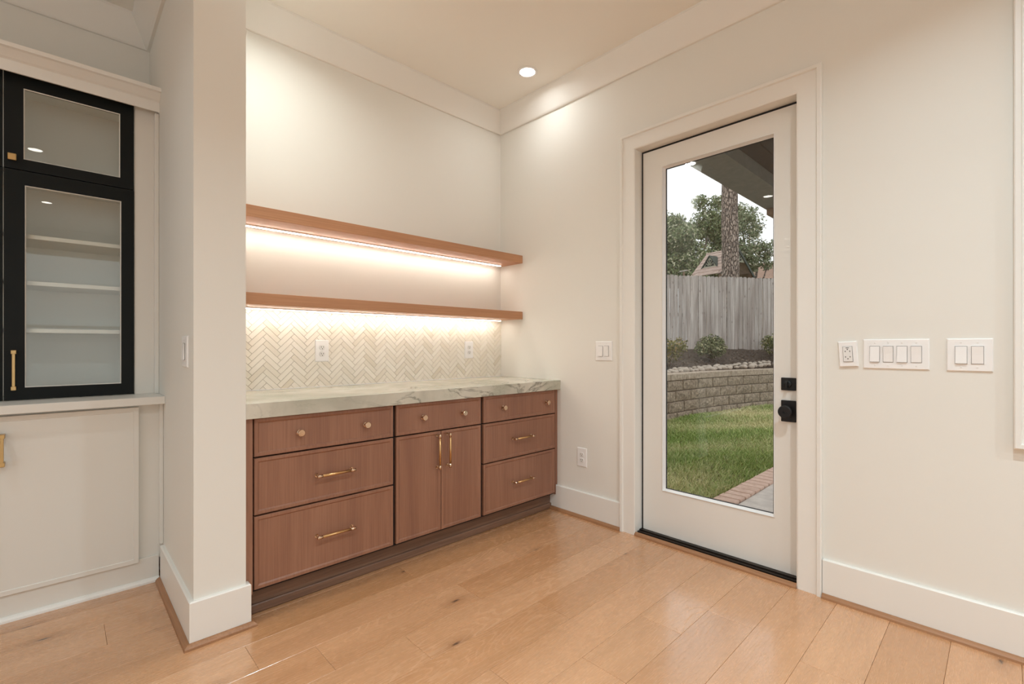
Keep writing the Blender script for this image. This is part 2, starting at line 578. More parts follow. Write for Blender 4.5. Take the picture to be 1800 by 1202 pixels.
# ------------------------------------------------------------------ door
XD = 0.060
door = thing('door_1', 'white full-glass exterior door with black knob and deadbolt', 'door', (0.08, (DY0 + DY1) / 2, 0), kind='structure')
cas_prof = [(0, 0), (0, 0.014), (0.006, 0.017), (0.082, 0.017), (0.086, 0.027), (0.100, 0.028), (0.104, 0.024), (0.104, 0)]
sweep('casing', [(DY1, 0.0), (DY1, DZ), (DY0, DZ), (DY0, 0.0)], cas_prof, M['trim'], door, side=-1, fmap=lambda u, v, w_: (-w_, u, v))
multi('jamb', [(0.0, 0.16, DY1, DY1 + 0.02, 0, DZ + 0.02), (0.0, 0.16, DY0 - 0.02, DY0, 0, DZ + 0.02), (0.0, 0.16, DY0, DY1, DZ, DZ + 0.02)], M['trim'], door)
multi('weatherstrip', [(XD + 0.006, XD + 0.03, DY1 - 0.013, DY1, 0.026, DZ), (XD + 0.006, XD + 0.03, DY0, DY0 + 0.013, 0.026, DZ), (XD + 0.006, XD + 0.03, DY0 + 0.013, DY1 - 0.013, DZ - 0.013, DZ)], M['rubber'], door)
SY0, SY1, SZ0, SZ1 = DY0 + 0.013, DY1 - 0.013, 0.027, DZ - 0.013
GY0, GY1, GZ0, GZ1 = -2.000, -1.380, 0.289, 2.243
multi('slab', [(XD, XD + 0.045, SY0, GY0, SZ0, SZ1), (XD, XD + 0.045, GY1, SY1, SZ0, SZ1), (XD, XD + 0.045, GY0, GY1, SZ0, GZ0), (XD, XD + 0.045, GY0, GY1, GZ1, SZ1)], M['doorpaint'], door)
bead = [(0.0, 0.003), (-0.003, 0.006), (-0.008, -0.012), (-0.012, -0.020), (0.0, -0.020)]
sweep('glazing_bead', [(GY0, GZ0), (GY0, GZ1), (GY1, GZ1), (GY1, GZ0)], [(-o, h) for o, h in bead], M['plate'], door, side=-1, closed=True, fmap=lambda u, v, w_: (XD - w_, u, v))
sweep('spacer', [(GY0, GZ0), (GY0, GZ1), (GY1, GZ1), (GY1, GZ0)], [(0.0, -0.0205), (0.014, -0.0205), (0.014, -0.032), (0.0, -0.032)], M['rubber'], door, side=-1, closed=True, fmap=lambda u, v, w_: (XD - w_, u, v))
box('pane', XD + 0.022, XD + 0.028, GY0 + 0.013, GY1 - 0.013, GZ0 + 0.013, GZ1 - 0.013, M['glass'], door)
db = box('deadbolt', XD - 0.010, XD - 0.0002, -2.097, -2.031, 0.940, 1.003, M['matteblack'], door, 0.002)
link('turn_piece', lathe_mesh([(0.0, 0.0), (0.017, 0.0), (0.017, 0.006), (0.014, 0.008), (0, 0.008)], 24, '-X'), M['matteblack'], db, (XD - 0.0102, -2.062, 0.971))
box('thumb_turn', XD - 0.034, XD - 0.0184, -2.067, -2.057, 0.953, 0.986, M['matteblack'], db, 0.003)
kp = box('knob_plate', XD - 0.010, XD - 0.0002, -2.097, -2.031, 0.784, 0.890, M['matteblack'], door, 0.002)
link('knob', lathe_mesh([(0.0, 0.0), (0.020, 0.0), (0.018, 0.006), (0.011, 0.010), (0.011, 0.030), (0.026, 0.036), (0.031, 0.042), (0.031, 0.050), (0.027, 0.054), (0.007, 0.054), (0.006, 0.051), (0, 0.051)], 32, '-X'), M['matteblack'], kp, (XD - 0.0102, -2.062, 0.838))
multi('threshold', [(-0.004, 0.20, DY0, DY1, 0.0, 0.012), (0.012, 0.20, DY0, DY1, 0.012, 0.020), (0.035, 0.18, DY0, DY1, 0.020, 0.026)], M['bronze_sill'], door)
sweep('oak_threshold', [(-0.0045, DY1), (-0.0045, DY0)], [(0.0, 0.0), (0.021, 0.0), (0.0195, 0.008), (0.015, 0.014), (0.009, 0.018), (0.0, 0.020)], M['shoe'], door, side=-1)

# ------------------------------------------------------------------ window on the right wall (its casing edge is in view)
def window(name, label, x_in, x_out, y0, y1, z0, z1, rot=0.0):
    t = thing(name, label, 'window', ((x_in + x_out) / 2, (y0 + y1) / 2, z0), kind='structure')
    sgn = 1 if x_in > x_out else -1      # room side
    cp = [(0, 0), (0, 0.014), (0.006, 0.017), (0.082, 0.017), (0.086, 0.027), (0.100, 0.028), (0.104, 0.024), (0.104, 0)]
    sweep('casing', [(y0, z0), (y0, z1), (y1, z1), (y1, z0)], cp, M['trim'], t, side=1, closed=True, fmap=lambda u, v, w_: (x_in + sgn * w_, u, v))
    xa, xb = sorted((x_in - sgn * 0.03, x_out + sgn * 0.03))
    multi('frame', [(xa, xb, y0, y0 + 0.05, z0, z1), (xa, xb, y1 - 0.05, y1, z0, z1), (xa, xb, y0 + 0.05, y1 - 0.05, z0, z0 + 0.05), (xa, xb, y0 + 0.05, y1 - 0.05, z1 - 0.05, z1)], M['trim'], t)
    xm = (xa + xb) / 2
    box('meeting_rail', xm - 0.02, xm + 0.02, y0 + 0.05, y1 - 0.05, (z0 + z1) / 2 - 0.02, (z0 + z1) / 2 + 0.02, M['trim'], t)
    for za, zb in ((z0 + 0.05, (z0 + z1) / 2 - 0.02), ((z0 + z1) / 2 + 0.02, z1 - 0.05)):
        box('pane', xm - 0.003, xm + 0.003, y0 + 0.05, y1 - 0.05, za, zb, M['glass'], t)
    if rot:      # built along y, then turned into the rear wall about the world origin
        t.rotation_euler = (0, 0, rot)
        t.location = Matrix.Rotation(rot, 4, 'Z') @ Vector(t.location)
    return t


window('window_1', 'white picture-frame window casing at the right edge', 0.0, 0.16, WY0, WY1, WZ0, WZ1)
for i, (a, b, c, d_) in enumerate(LW):
    window('window_%d' % (i + 2), 'tall white window on the far left wall, %s' % ('nearer the rear wall' if i == 0 else 'nearer the built-in cabinet'), XL, XL - 0.15, a, b, c, d_)

for i, (a, b, c, d_) in enumerate(RW):     # added rear windows: turned a quarter (x' = -y, y' = x)
    window('window_%d' % (i + 4), 'tall white unseen window added to the rear wall, %s' % ('farther from the door' if i == 0 else 'nearer the door'), YR, YR - 0.15, -b, -a, c, d_, math.pi / 2)

# ------------------------------------------------------------------ recessed lights
def downlight(x, y, label, power=LAMP_W, spread=138, col=(0.76, 0.925, 1.0)):
    t = thing('recessed_downlight', label, 'downlight', (x, y, CEIL), group='recessed ceiling downlights')
    R_ = 0.068
    bm = bmesh.new()
    seg = 40
    prof = [(R_, -0.0005), (R_, -0.004), (R_ - 0.004, -0.006), (R_ - 0.016, -0.005), (R_ - 0.019, -0.0005)]
    rings = [[bm.verts.new((r * math.cos(2 * math.pi * k / seg), r * math.sin(2 * math.pi * k / seg), h)) for k in range(seg)] for r, h in prof]
    for i in range(len(rings)):
        a, b = rings[i], rings[(i + 1) % len(rings)]
        for k in range(seg): bm.faces.new((a[k], a[(k + 1) % seg], b[(k + 1) % seg], b[k]))
    link('trim_ring', bm_mesh(bm, smooth=True), M['plate'], t, (x, y, CEIL))
    link('lens', lathe_mesh([(0, -0.0005), (R_ - 0.0195, -0.0005), (R_ - 0.0195, -0.003), (0, -0.0045)], 40), M['lens'], t, (x, y, CEIL))
    ld = bpy.data.lights.new('downlight_lamp', 'AREA')
    ld.shape = 'DISK'
    ld.size = 0.094
    ld.energy = power
    ld.color = col
    ld.spread = math.radians(spread)
    lo = bpy.data.objects.new('downlight_lamp', ld)
    COL.objects.link(lo)
    lo.parent = t
    lo.location = (0, 0, -0.0055)


downlight(-0.294, -0.588, 'round glowing downlight in the ceiling near the alcove corner', LAMP_W * 0.075, 165, (0.93, 0.97, 0.97))
downlight(-1.857, -0.618, 'round downlight in the ceiling beside the wall stub', LAMP_W * 0.34, 150, (0.92, 0.965, 0.93))
downlight(-3.55, -0.80, 'round downlight in the ceiling before the built-in cabinet', LAMP_W * 0.22)
for x, y, pw_, lab in ((-2.727, -2.909, 0.6, 'round downlight straight above the middle of the room'), (-2.682, -5.11, 0.9, 'round downlight towards the rear wall, in line with the glass cabinet'),
                       (-1.25, -2.909, 0.72, 'added unseen round downlight opposite the switch plates'), (-1.25, -5.11, 1.0, 'added unseen round downlight by the rear right corner'),  # this pair and the next: unseen lamps added to even out the room light
                       (-4.8, -2.909, 0.4, 'added unseen round downlight near the far left windows'), (-4.8, -5.11, 0.6, 'added unseen round downlight in the rear left corner')):
    downlight(x, y, lab, LAMP_W * pw_)

# =================================================================== WOODEN BASE CABINETS
YF = -0.605
FT = 0.020    # front thickness


def front_mesh(w_, h):
    """slim shaker front: proud perimeter with a bevel down to the flat panel; front faces -y"""
    bm = bmesh.new()
    lv = [(0.0, FT), (0.0, 0.002), (0.002, 0.0), (0.014, 0.0), (0.020, 0.005)]   # (inset, depth)
    rings = []
    for ins, dp in lv:
        x, z = w_ / 2 - ins, h / 2 - ins
        rings.append([bm.verts.new((sx * x, dp, sz * z)) for sx, sz in ((-1, -1), (1, -1), (1, 1), (-1, 1))])
    for a, b in zip(rings[:-1], rings[1:]):
        for k in range(4): bm.faces.new((a[k], a[(k + 1) % 4], b[(k + 1) % 4], b[k]))
    bm.faces.new(rings[0]); bm.faces.new(rings[-1])
    return bm_mesh(bm)


def front(name, x0, x1, z0, z1, parent):
    return link(name, front_mesh(x1 - x0, z1 - z0), M['cab'], parent, ((x0 + x1) / 2, YF, (z0 + z1) / 2))


KNOB = lathe_mesh([(0, 0.0), (0.0125, 0.0), (0.0125, 0.003), (0.007, 0.005), (0.0065, 0.014), (0.0145, 0.017), (0.0155, 0.020), (0.0155, 0.028), (0.0135, 0.030), (0, 0.0302)], 24, '-Y')
KNOB.materials.append(M['brass2'])


def pull_parts(parent, cx, cz, half, vertical):
    """bar pull: round bar, two end caps, two posts with rosettes"""
    y = YF + 0.005
    ax = (0, 0, 1) if vertical else (1, 0, 0)
    V = lambda s: Vector((cx, 0, cz)) + Vector(ax) * s
    bm = bmesh.new()

    def tube(a, b, r0, mi, seg=14):
        a, b = Vector(a), Vector(b); t = (b - a).normalized()
        u = t.cross(Vector((0.3, 0.5, 0.81))).normalized(); v = t.cross(u)
        ra = [bm.verts.new(a + (u * math.cos(2 * math.pi * k / seg) + v * math.sin(2 * math.pi * k / seg)) * r0) for k in range(seg)]
        rb = [bm.verts.new(b + (u * math.cos(2 * math.pi * k / seg) + v * math.sin(2 * math.pi * k / seg)) * r0) for k in range(seg)]
        fs_ = [bm.faces.new((ra[k], ra[(k + 1) % seg], rb[(k + 1) % seg], rb[k])) for k in range(seg)]
        for f_ in fs_: f_.smooth = True
        fs_ += [bm.faces.new(ra), bm.faces.new(rb)]
        for f_ in fs_: f_.material_index = mi
    out = -0.032
    A = Vector(ax)
    for s in (-1, 1):
        e = A * (s * (half - 0.008))
        tube(e, e + Vector((0, -0.003, 0)), 0.009, 0)
        tube(e + Vector((0, -0.002, 0)), e + Vector((0, out, 0)), 0.0045, 0)
        tube(e - A * (s * 0.016) + Vector((0, out, 0)), e + A * (s * 0.008) + Vector((0, out, 0)), 0.0072, 0)
    tube(A * -(half - 0.012) + Vector((0, out, 0)), A * (half - 0.012) + Vector((0, out, 0)), 0.0062, 1)
    me = bm_mesh(bm); me.materials.append(M['brass2']); me.materials.append(M['brass'])
    return link('pull', me, None, parent, (cx, y, cz))


def knob(parent, x, z):
    return link('knob', KNOB, None, parent, (x, YF + 0.005, z))


ZT, ZB = 0.853, 0.124
Z1, Z1b, Z2, Z2b = 0.689, 0.682, 0.441, 0.434     # gaps between drawers


def carcass(t, x0, x1, extra=()):
    box('body', x0, x1, YF + FT + 0.001, -0.001, 0.110, ZT, M['gap'], t)


# left drawer unit
u1 = thing('base_cabinet', 'reddish-brown oak drawer cabinet beside the wall stub, left of the three', 'cabinet', (-1.65, -0.3, 0), group='wooden base cabinets under the countertop')
carcass(u1, -1.970, -1.302)
box('filler', -2.005, -1.9745, YF - 0.001, -0.001, 0.110, ZT, M['cab'], u1)
f = front('drawer', -1.968, -1.3095, Z1, ZT - 0.002, u1); f['label'] = 'shallow top drawer with two round knobs'
knob(f, -1.780, 0.770); knob(f, -1.461, 0.769)
f = front('drawer', -1.968, -1.3095, Z2, Z1b, u1); pull_parts(f, -1.62, 0.562, 0.092, False)
f = front('drawer', -1.968, -1.3095, ZB, Z2b, u1); pull_parts(f, -1.62, 0.281, 0.092, False)
# middle door unit
u2 = thing('base_cabinet', 'reddish-brown oak cabinet with paired doors under one drawer, the middle one', 'cabinet', (-1.0, -0.3, 0), group='wooden base cabinets under the countertop')
carcass(u2, -1.3015, -0.7045)
f = front('drawer', -1.292, -0.7145, Z1, ZT - 0.002, u2)
knob(f, -1.126, 0.770); knob(f, -0.851, 0.769)
f = front('cabinet_door', -1.292, -1.0095, ZB, Z1b, u2); pull_parts(f, -1.034, 0.571, 0.098, True)
f = front('cabinet_door', -1.006, -0.7145, ZB, Z1b, u2); pull_parts(f, -0.963, 0.571, 0.098, True)
# right drawer unit
u3 = thing('base_cabinet', 'reddish-brown oak drawer cabinet against the door wall, right of the three', 'cabinet', (-0.36, -0.3, 0), group='wooden base cabinets under the countertop')
carcass(u3, -0.704, -0.0305)
f = front('drawer', -0.693, -0.0315, Z1, ZT - 0.002, u3); f['label'] = 'shallow top drawer with two round knobs'
knob(f, -0.529, 0.770); knob(f, -0.120, 0.769)
f = front('drawer', -0.693, -0.0315, Z2, Z1b, u3); pull_parts(f, -0.36, 0.562, 0.092, False)
f = front('drawer', -0.693, -0.0315, ZB, Z2b, u3); pull_parts(f, -0.36, 0.281, 0.092, False)
multi('end_panel', [(-0.0255, -0.002, YF + 0.004, -0.001, 0.178, ZT), (-0.0255, -0.0175, YF + 0.004, -0.001, 0.110, 0.178)], M['cab'], u3)
# toe kick
tk = thing('toe_kick', 'dark brown toe board under the wooden cabinets', 'toe kick', (-1.0, -0.53, 0))
box('toe_board', -2.004, -0.0175, -0.545, -0.520, 0.002, 0.109, M['cab_h'], tk)
box('shoe_strip', -2.004, -0.0175, -0.560, -0.5455, 0.0005, 0.040, M['cab_h'], tk, 0.004)

# countertop
ct = thing('countertop', 'thick pale veined stone countertop on the wooden cabinets', 'countertop', (-1.0, -0.31, 0.854))
box('slab', -2.0055, -0.0005, -0.630, -0.0005, 0.8545, 0.920, M['stone'], ct, 0.0015)
# backsplash: individually laid herringbone tiles
BX0, BX1, BZ0, BZ1 = -2.005, -0.0008, 0.9225, 1.366
bs = thing('backsplash', 'cream marble herringbone tile backsplash above the countertop', 'backsplash', (-1.0, 0, 0.92))
box('grout_bed', BX0, BX1, -0.0055, -0.0003, 0.9215, BZ1, M['grout'], bs)


box('pale_strip', BX0, BX1, -0.0128, -0.0093, 0.9203, 0.9240, M['plate'], bs)  # thin near-white strip where the tiles meet the countertop


def clip(poly, ax, lim, keep_less):
    out = []
    for i in range(len(poly)):
        a, b = poly[i], poly[(i + 1) % len(poly)]
        ia = (a[ax] <= lim) == keep_less or abs(a[ax] - lim) < 1e-9
        ib = (b[ax] <= lim) == keep_less or abs(b[ax] - lim) < 1e-9
        if ia: out.append(a)
        if ia != ib:
            t = (lim - a[ax]) / (b[ax] - a[ax])
            out.append((a[0] + t * (b[0] - a[0]), a[1] + t * (b[1] - a[1])))
    return out


def area2(p): return abs(sum(p[i][0] * p[(i + 1) % len(p)][1] - p[(i + 1) % len(p)][0] * p[i][1] for i in range(len(p)))) / 2


TW, TL, GR = 0.0273, 0.1031, 0.0016
s45 = math.sqrt(0.5)
tiles = []
for i in range(-60, 90):
    for j in range(-14, 30):
        bx, by = i * TW + j * TL, i * TW - j * TL
        for (rx, ry, rw, rh) in ((bx, by, TL, TW), (bx + TL, by - TL + TW, TW, TL)):
            c4 = [(rx + GR / 2, ry + GR / 2), (rx + rw - GR / 2, ry + GR / 2), (rx + rw - GR / 2, ry + rh - GR / 2), (rx + GR / 2, ry + rh - GR / 2)]
            pl = [(-1.745 - 0.073 + (x - y) * s45 + 0.0, 1.337 + (x + y) * s45 - 0.45) for x, y in c4]
            if max(p[0] for p in pl) < BX0 or min(p[0] for p in pl) > BX1 or max(p[1] for p in pl) < BZ0 or min(p[1] for p in pl) > BZ1: continue
            for ax, lim, less in ((0, BX0, False), (0, BX1, True), (1, BZ0, False), (1, BZ1, True)):
                pl = clip(pl, ax, lim, less)
                if len(pl) < 3: break
            if len(pl) >= 3 and area2(pl) > 6e-5: tiles.append(pl)


def tile_into(bm, pl, c):
    cx, cz = c
    mx = sum(p[0] for p in pl) / len(pl); mz = sum(p[1] for p in pl) / len(pl)
    def ring(sh, y):
        r = []
        for p in pl:
            dx, dz = p[0] - mx, p[1] - mz
            L_ = math.hypot(dx, dz)
            q = max(0.0, 1 - sh / L_)
            r.append(bm.verts.new((mx + dx * q - cx, y, mz + dz * q - cz)))
        return r
    rs = [ring(0, -0.001), ring(0, -0.0082), ring(0.0010, -0.0090)]
    n_ = len(pl)
    for a, b in zip(rs[:-1], rs[1:]):
        for k in range(n_): bm.faces.new((a[k], a[(k + 1) % n_], b[(k + 1) % n_], b[k]))
    bm.faces.new(rs[-1]); bm.faces.new(rs[0][::-1])


def seen(pl):      # what stands free of the wall stub counts first
    return sum(p[0] for p in pl) / len(pl) > -1.87


tiles.sort(key=lambda p: (not seen(p), -area2(p)))
for pl in tiles[:300]:
    mx = sum(p[0] for p in pl) / len(pl); mz = sum(p[1] for p in pl) / len(pl)
    bm = bmesh.new(); tile_into(bm, pl, (mx, mz))
    link('tile', bm_mesh(bm), M['tile'], bs, (mx, 0, mz))
if len(tiles) > 300:
    bm = bmesh.new()
    for pl in tiles[300:]: tile_into(bm, pl, (-1.9, 1.1))
    tag(link('cut_tiles', bm_mesh(bm), M['tile'], bs, (-1.9, 0, 1.1)), kind='stuff')

# floating shelves with light strips
for zt, lab in ((1.8545, 'oak floating shelf with lit strip, the upper of two'), (1.4245, 'oak floating shelf with lit strip just above the herringbone tiles')):
    sh = thing('floating_shelf', lab, 'shelf', (-1.0, -0.12, zt - 0.058), group='oak floating shelves')
    multi('board', [(-2.0055, -0.0005, -0.251, -0.0005, zt - 0.058, zt)], M['shelf'], sh, 0.0012)
    box('led_channel', -2.0, -0.066, -0.079, -0.061, zt - 0.0655, zt - 0.0582, M['plate'], sh)
    box('led_strip', -1.998, -0.068, -0.078, -0.062, zt - 0.0685, zt - 0.0657, M['led'], sh)


# =================================================================== WALL PLATES
def plate_base(name, label, cat, loc, rotz, w_, h, group=None, tilt=0.0, thick=0.006):
    t = thing(name, label, cat, loc, (0, tilt, rotz), group, local=True)
    bm = bmesh.new()
    lv = [(0, 0), (0, -thick * 0.45), (0.0035, -thick)]
    rings = []
    for ins, y in lv:
        rings.append([bm.verts.new((sx * (w_ / 2 - ins), y, sz * (h / 2 - ins))) for sx, sz in ((-1, -1), (1, -1), (1, 1), (-1, 1))])
    for a, b in zip(rings[:-1], rings[1:]):
        for k in range(4): bm.faces.new((a[k], a[(k + 1) % 4], b[(k + 1) % 4], b[k]))
    bm.faces.new(rings[0]); bm.faces.new(rings[-1])
    link('cover_plate', bm_mesh(bm), M['plate'], t, (0, -0.0004, 0))
    return t


def screw(t, x, z, y):
    o = link('screw', lathe_mesh([(0, 0), (0.0032, 0), (0.0028, 0.0012), (0, 0.0015)], 12, '-Y'), M['plate_dim'], t, (x, y, z))
    return o


def outlet(label, loc, rotz, w_=0.080, h=0.127):
    t = plate_base('power_outlet', label, 'outlet', loc, rotz, w_, h, 'duplex power outlets')
    for s in (-1, 1):
        bm = bmesh.new()
        pts = []
        for k in range(28):
            a = 2 * math.pi * k / 28
            pts.append((0.0172 * math.cos(a), max(-0.0140, min(0.0140, 0.0172 * math.sin(a)))))
        r0 = [bm.verts.new((x, 0, z)) for x, z in pts]; r1 = [bm.verts.new((x * 0.96, -0.0028, z * 0.96)) for x, z in pts]
        for k in range(28): bm.faces.new((r0[k], r0[(k + 1) % 28], r1[(k + 1) % 28], r1[k]))
        bm.faces.new(r0); bm.faces.new(r1)
        r = link('receptacle', bm_mesh(bm), M['plate_dim'], t, (0, -0.0066, s * 0.0195))
        for sx, hh in ((-1, 0.0085), (1, 0.007)):
            link('slot', mesh_box(0.0024, 0.0008, hh), M['slot'], r, (sx * 0.0062, -0.0099, s * 0.0195 + 0.003))
        link('ground_hole', lathe_mesh([(0, 0), (0.0026, 0), (0.0026, 0.0008), (0, 0.0008)], 10, '-Y'), M['slot'], r, (0, -0.0095, s * 0.0195 - 0.0075))
    screw(t, 0, 0, -0.0065)
    return t


def switches(label, loc, rotz, n_, w_, h, pitch, frame=0):
    t = plate_base('light_switch', label, 'switch', loc, rotz, w_, h, 'rocker light switch plates')
    for i in range(n_):
        x = (i - (n_ - 1) / 2) * pitch
        if frame: box('surround', x - 0.0195, x + 0.0195, -0.0082, -0.0066, -0.0365, 0.0365, M['plate'], t, 0.0007)
        box('surround_gap', x - 0.0175, x + 0.0175, -0.0078 if not frame else -0.0088, -0.0066 if not frame else -0.0083, -0.0345, 0.0345, M['slot'], t)
        bm = bmesh.new()
        y0 = -0.0079 if not frame else -0.0089
        a, b = 0.0165, 0.0333
        tilt_ = 0.0022 if (i % 2 == 0) else -0.0022
        vs = [bm.verts.new(v) for v in ((-a, y0, -b), (a, y0, -b), (a, y0, b), (-a, y0, b),
                                        (-a, y0 - 0.0035 - tilt_, -b), (a, y0 - 0.0035 - tilt_, -b), (a, y0 - 0.003, 0), (-a, y0 - 0.003, 0), (a, y0 - 0.0035 + tilt_, b), (-a, y0 - 0.0035 + tilt_, b))]
        for fc in ((0, 1, 2, 3), (4, 5, 6, 7), (7, 6, 8, 9), (0, 1, 5, 4), (3, 2, 8, 9)): bm.faces.new([vs[q] for q in fc])
        bm.faces.new([vs[q] for q in (1, 2, 8, 6, 5)]); bm.faces.new([vs[q] for q in (0, 3, 9, 7, 4)])
        link('rocker', bm_mesh(bm), M['plate'], t, (x, 0, 0))
        for s in (-1, 1): screw(t, x, s * 0.0485, -0.0063)
    return t


R90 = -math.pi / 2
outlet('white duplex outlet on the herringbone tiles, nearer the wall stub', (-1.443, -0.0092, 1.133), 0)
outlet('white duplex outlet on the herringbone tiles, nearer the corner', (-0.335, -0.0092, 1.133), 0)
outlet('white duplex outlet low on the wall between cabinet and door', (0, -0.823, 0.407), R90)
switches('white double rocker switch between the shelves and the door', (0, -1.000, 1.1285), R90, 2, 0.130, 0.127, 0.046)
switches('white four-gang rocker switch plate right of the door', (0, -2.486, 1.126), R90, 4, 0.220, 0.128, 0.0460)
switches('white double rocker switch plate nearest the right window casing', (0, -2.7125, 1.1255), R90, 2, 0.131, 0.129, 0.0462, 1)
switches('white rocker switch on the side of the wall stub', (PX0, -0.480, 1.138), R90, 1, 0.115, 0.127, 0.046)
# tilted GFCI outlet
g = plate_base('power_outlet', 'white square-faced outlet plate hung slightly crooked beside the door casing', 'outlet', (0, -2.321, 1.1245), R90, 0.0715, 0.114, 'duplex power outlets', tilt=math.radians(-3.3), thick=0.010)
box('surround_gap', -0.0180, 0.0180, -0.0118, -0.0105, -0.0345, 0.0345, M['slot'], g)
fc = box('receptacle', -0.0170, 0.0170, -0.0150, -0.0119, -0.0335, 0.0335, M['plate_dim'], g, 0.0008)
for s in (-1, 1):
    for sx in (-1, 1): link('slot', mesh_box(0.0028, 0.0008, 0.0055), M['slot'], fc, (sx * 0.0085, -0.0155, s * 0.0125))
    link('ground_hole', lathe_mesh([(0, 0), (0.0024, 0), (0.0024, 0.0006), (0, 0.0006)], 10, '-Y'), M['slot'], fc, (0, -0.0151, s * 0.021))
box('marking', -0.006, 0.006, -0.0158, -0.0151, 0.0268, 0.0292, M['slot'], fc)

# =================================================================== BUILT-IN ON THE LEFT
LX = -3.275      # far side of the built-in
# white base cabinet
wb = thing('base_cabinet', 'white painted base cabinet with slim-framed doors below the glass cabinet', 'cabinet', (-2.73, 0.35, 0))
YD = 0.090
multi('body', [(LX, PX0 - 0.0005, 0.115, YB - 0.001, 0.108, 0.8765)], M['cabwhite'], wb)
box('plinth', LX, PX0 - 0.018, 0.104, 0.1145, 0.0, 0.124, M['cabwhite'], wb, 0.001)
sweep('shoe_strip', [(LX, 0.1035), (PX0 - 0.018, 0.1035)], [(0, 0), (0.019, 0), (0.0175, 0.009), (0.013, 0.016), (0.007, 0.0195), (0, 0.021)], M['trim'], wb, side=-1)
box('scribe', PX0 - 0.017, PX0 - 0.0005, 0.098, 0.1145, 0.176, 0.8765, M['cabwhite'], wb, 0.002)


def slab_front(name, x0, x1, z0, z1, y, th, ins, m, parent):
    bm = bmesh.new()
    w_, h = x1 - x0, z1 - z0
    lv = [(0.0, th), (0.0, 0.0012), (0.0012, 0.0), (ins, 0.0), (ins + 0.002, 0.004)]
    rings = [[bm.verts.new((sx * (w_ / 2 - i_), dp, sz * (h / 2 - i_))) for sx, sz in ((-1, -1), (1, -1), (1, 1), (-1, 1))] for i_, dp in lv]
    for a, b in zip(rings[:-1], rings[1:]):
        for k in range(4): bm.faces.new((a[k], a[(k + 1) % 4], b[(k + 1) % 4], b[k]))
    bm.faces.new(rings[0]); bm.faces.new(rings[-1])
    return link(name, bm_mesh(bm), m, parent, ((x0 + x1) / 2, y, (z0 + z1) / 2))


def square_pull(parent, x, y, z0, z1, r=0.0055, out=0.034):
    zc = (z0 + z1) / 2
    o = multi('pull', [(x - r, x + r, y - out - r, y - out + r, z0, z1)] +
              [(x - 0.0085, x + 0.0085, y - out + r + 0.0003 - 0.012, y - 0.0003, zz - 0.0085, zz + 0.0085) for zz in (z0 + 0.0095, z1 - 0.0095)], M['aged_brass'], parent, 0.0012)
    return o


d1 = slab_front('cabinet_door', -2.7655, -2.2865, 0.113, 0.865, YD, 0.0245, 0.0195, M['cabwhite'], wb)
square_pull(d1, -2.736, YD, 0.660, 0.795)
d2 = slab_front('cabinet_door', -3.20, -2.7695, 0.113, 0.865, YD, 0.0245, 0.0195, M['cabwhite'], wb)
square_pull(d2, -2.799, YD, 0.660, 0.795)
# ledge
lg = thing('ledge', 'white painted ledge between base cabinet and black glass doors', 'countertop', (-2.73, 0.3, 0.877))
box('board', LX, PX0 - 0.0005, 0.047, YB - 0.001, 0.877, 0.914, M['cabwhite'], lg, 0.0015)

# upper display cabinet
dc = thing('display_cabinet', 'tall white built-in cabinet with black framed glass doors on the ledge', 'cabinet', (-2.73, 0.45, 0.9145))
UY = 0.280
Z0, ZS, ZTOP = 0.9145, 1.958, 2.40
FX1 = -2.289
box('back_panel', LX, PX0 - 0.0005, YB - 0.012, YB - 0.0015, Z0, 2.47, M['cabint'], dc)
box('side_panel', FX1 + 0.006, FX1 + 0.024, 0.306, YB - 0.0125, Z0, ZTOP, M['cabint'], dc)
box('side_panel', LX, LX + 0.018, 0.306, YB - 0.0125, Z0, ZTOP, M['cabint'], dc)
box('top_panel', LX, PX0 - 0.0005, 0.23, YB - 0.0125, 2.4005, 2.418, M['cabint'], dc)
box('face_stile', FX1 + 0.003, PX0 - 0.0005, 0.286, 0.3055, Z0, ZTOP, M['cabwhite'], dc)
box('face_stile', LX, -3.202, 0.286, 0.3055, Z0, ZTOP, M['cabwhite'], dc)
box('scribe', PX0 - 0.018, PX0 - 0.0005, 0.240, 0.2855, Z0, 2.37, M['cabwhite'], dc, 0.002)
for zc in (1.667, 1.452, 1.232, 1.958):
    box('shelf', LX + 0.0185, FX1 + 0.0055, 0.315, YB - 0.0125, zc - 0.0095, zc + 0.0095, M['trim'], dc, 0.001)
hd = sweep('header', [(LX, 0.2295), (PX0 - 0.0005, 0.2295)], [(0, 2.371), (0.006, 2.371), (0.006, 2.420), (0.012, 2.423), (0.020, 2.426), (0.050, 2.452), (0.062, 2.456), (0.064, 2.474), (0, 2.474)], M['trim'], dc, side=-1)
multi('header_back', [(LX, PX0 - 0.0005, 0.2300, 0.2850, 2.390, 2.4003), (LX, PX0 - 0.0005, 0.2300, YB - 0.0125, 2.4185, 2.474)], M['cabwhite'], dc)


def glass_door(x0, x1, z0, z1, gx0, gx1, gz0, gz1):
    o = multi('glass_door', [(x0, gx0, UY, UY + 0.022, z0, z1), (gx1, x1, UY, UY + 0.022, z0, z1), (gx0, gx1, UY, UY + 0.022, z0, gz0), (gx0, gx1, UY, UY + 0.022, gz1, z1)], M['black'], dc, loc=((x0 + x1) / 2, UY + 0.011, (z0 + z1) / 2))
    sweep('bead', [(gx0, gz0), (gx0, gz1), (gx1, gz1), (gx1, gz0)], [(0.0002, -0.0055), (0.004, -0.0055), (0.0015, -0.0005), (0.0002, -0.0005)], M['cabwhite'], o, side=-1, closed=True, fmap=lambda u, v, w_: (u, UY - w_, v))
    box('pane', gx0 + 0.0003, gx1 - 0.0003, UY + 0.006, UY + 0.010, gz0 + 0.0003, gz1 - 0.0003, M['glass'], o)
    return o


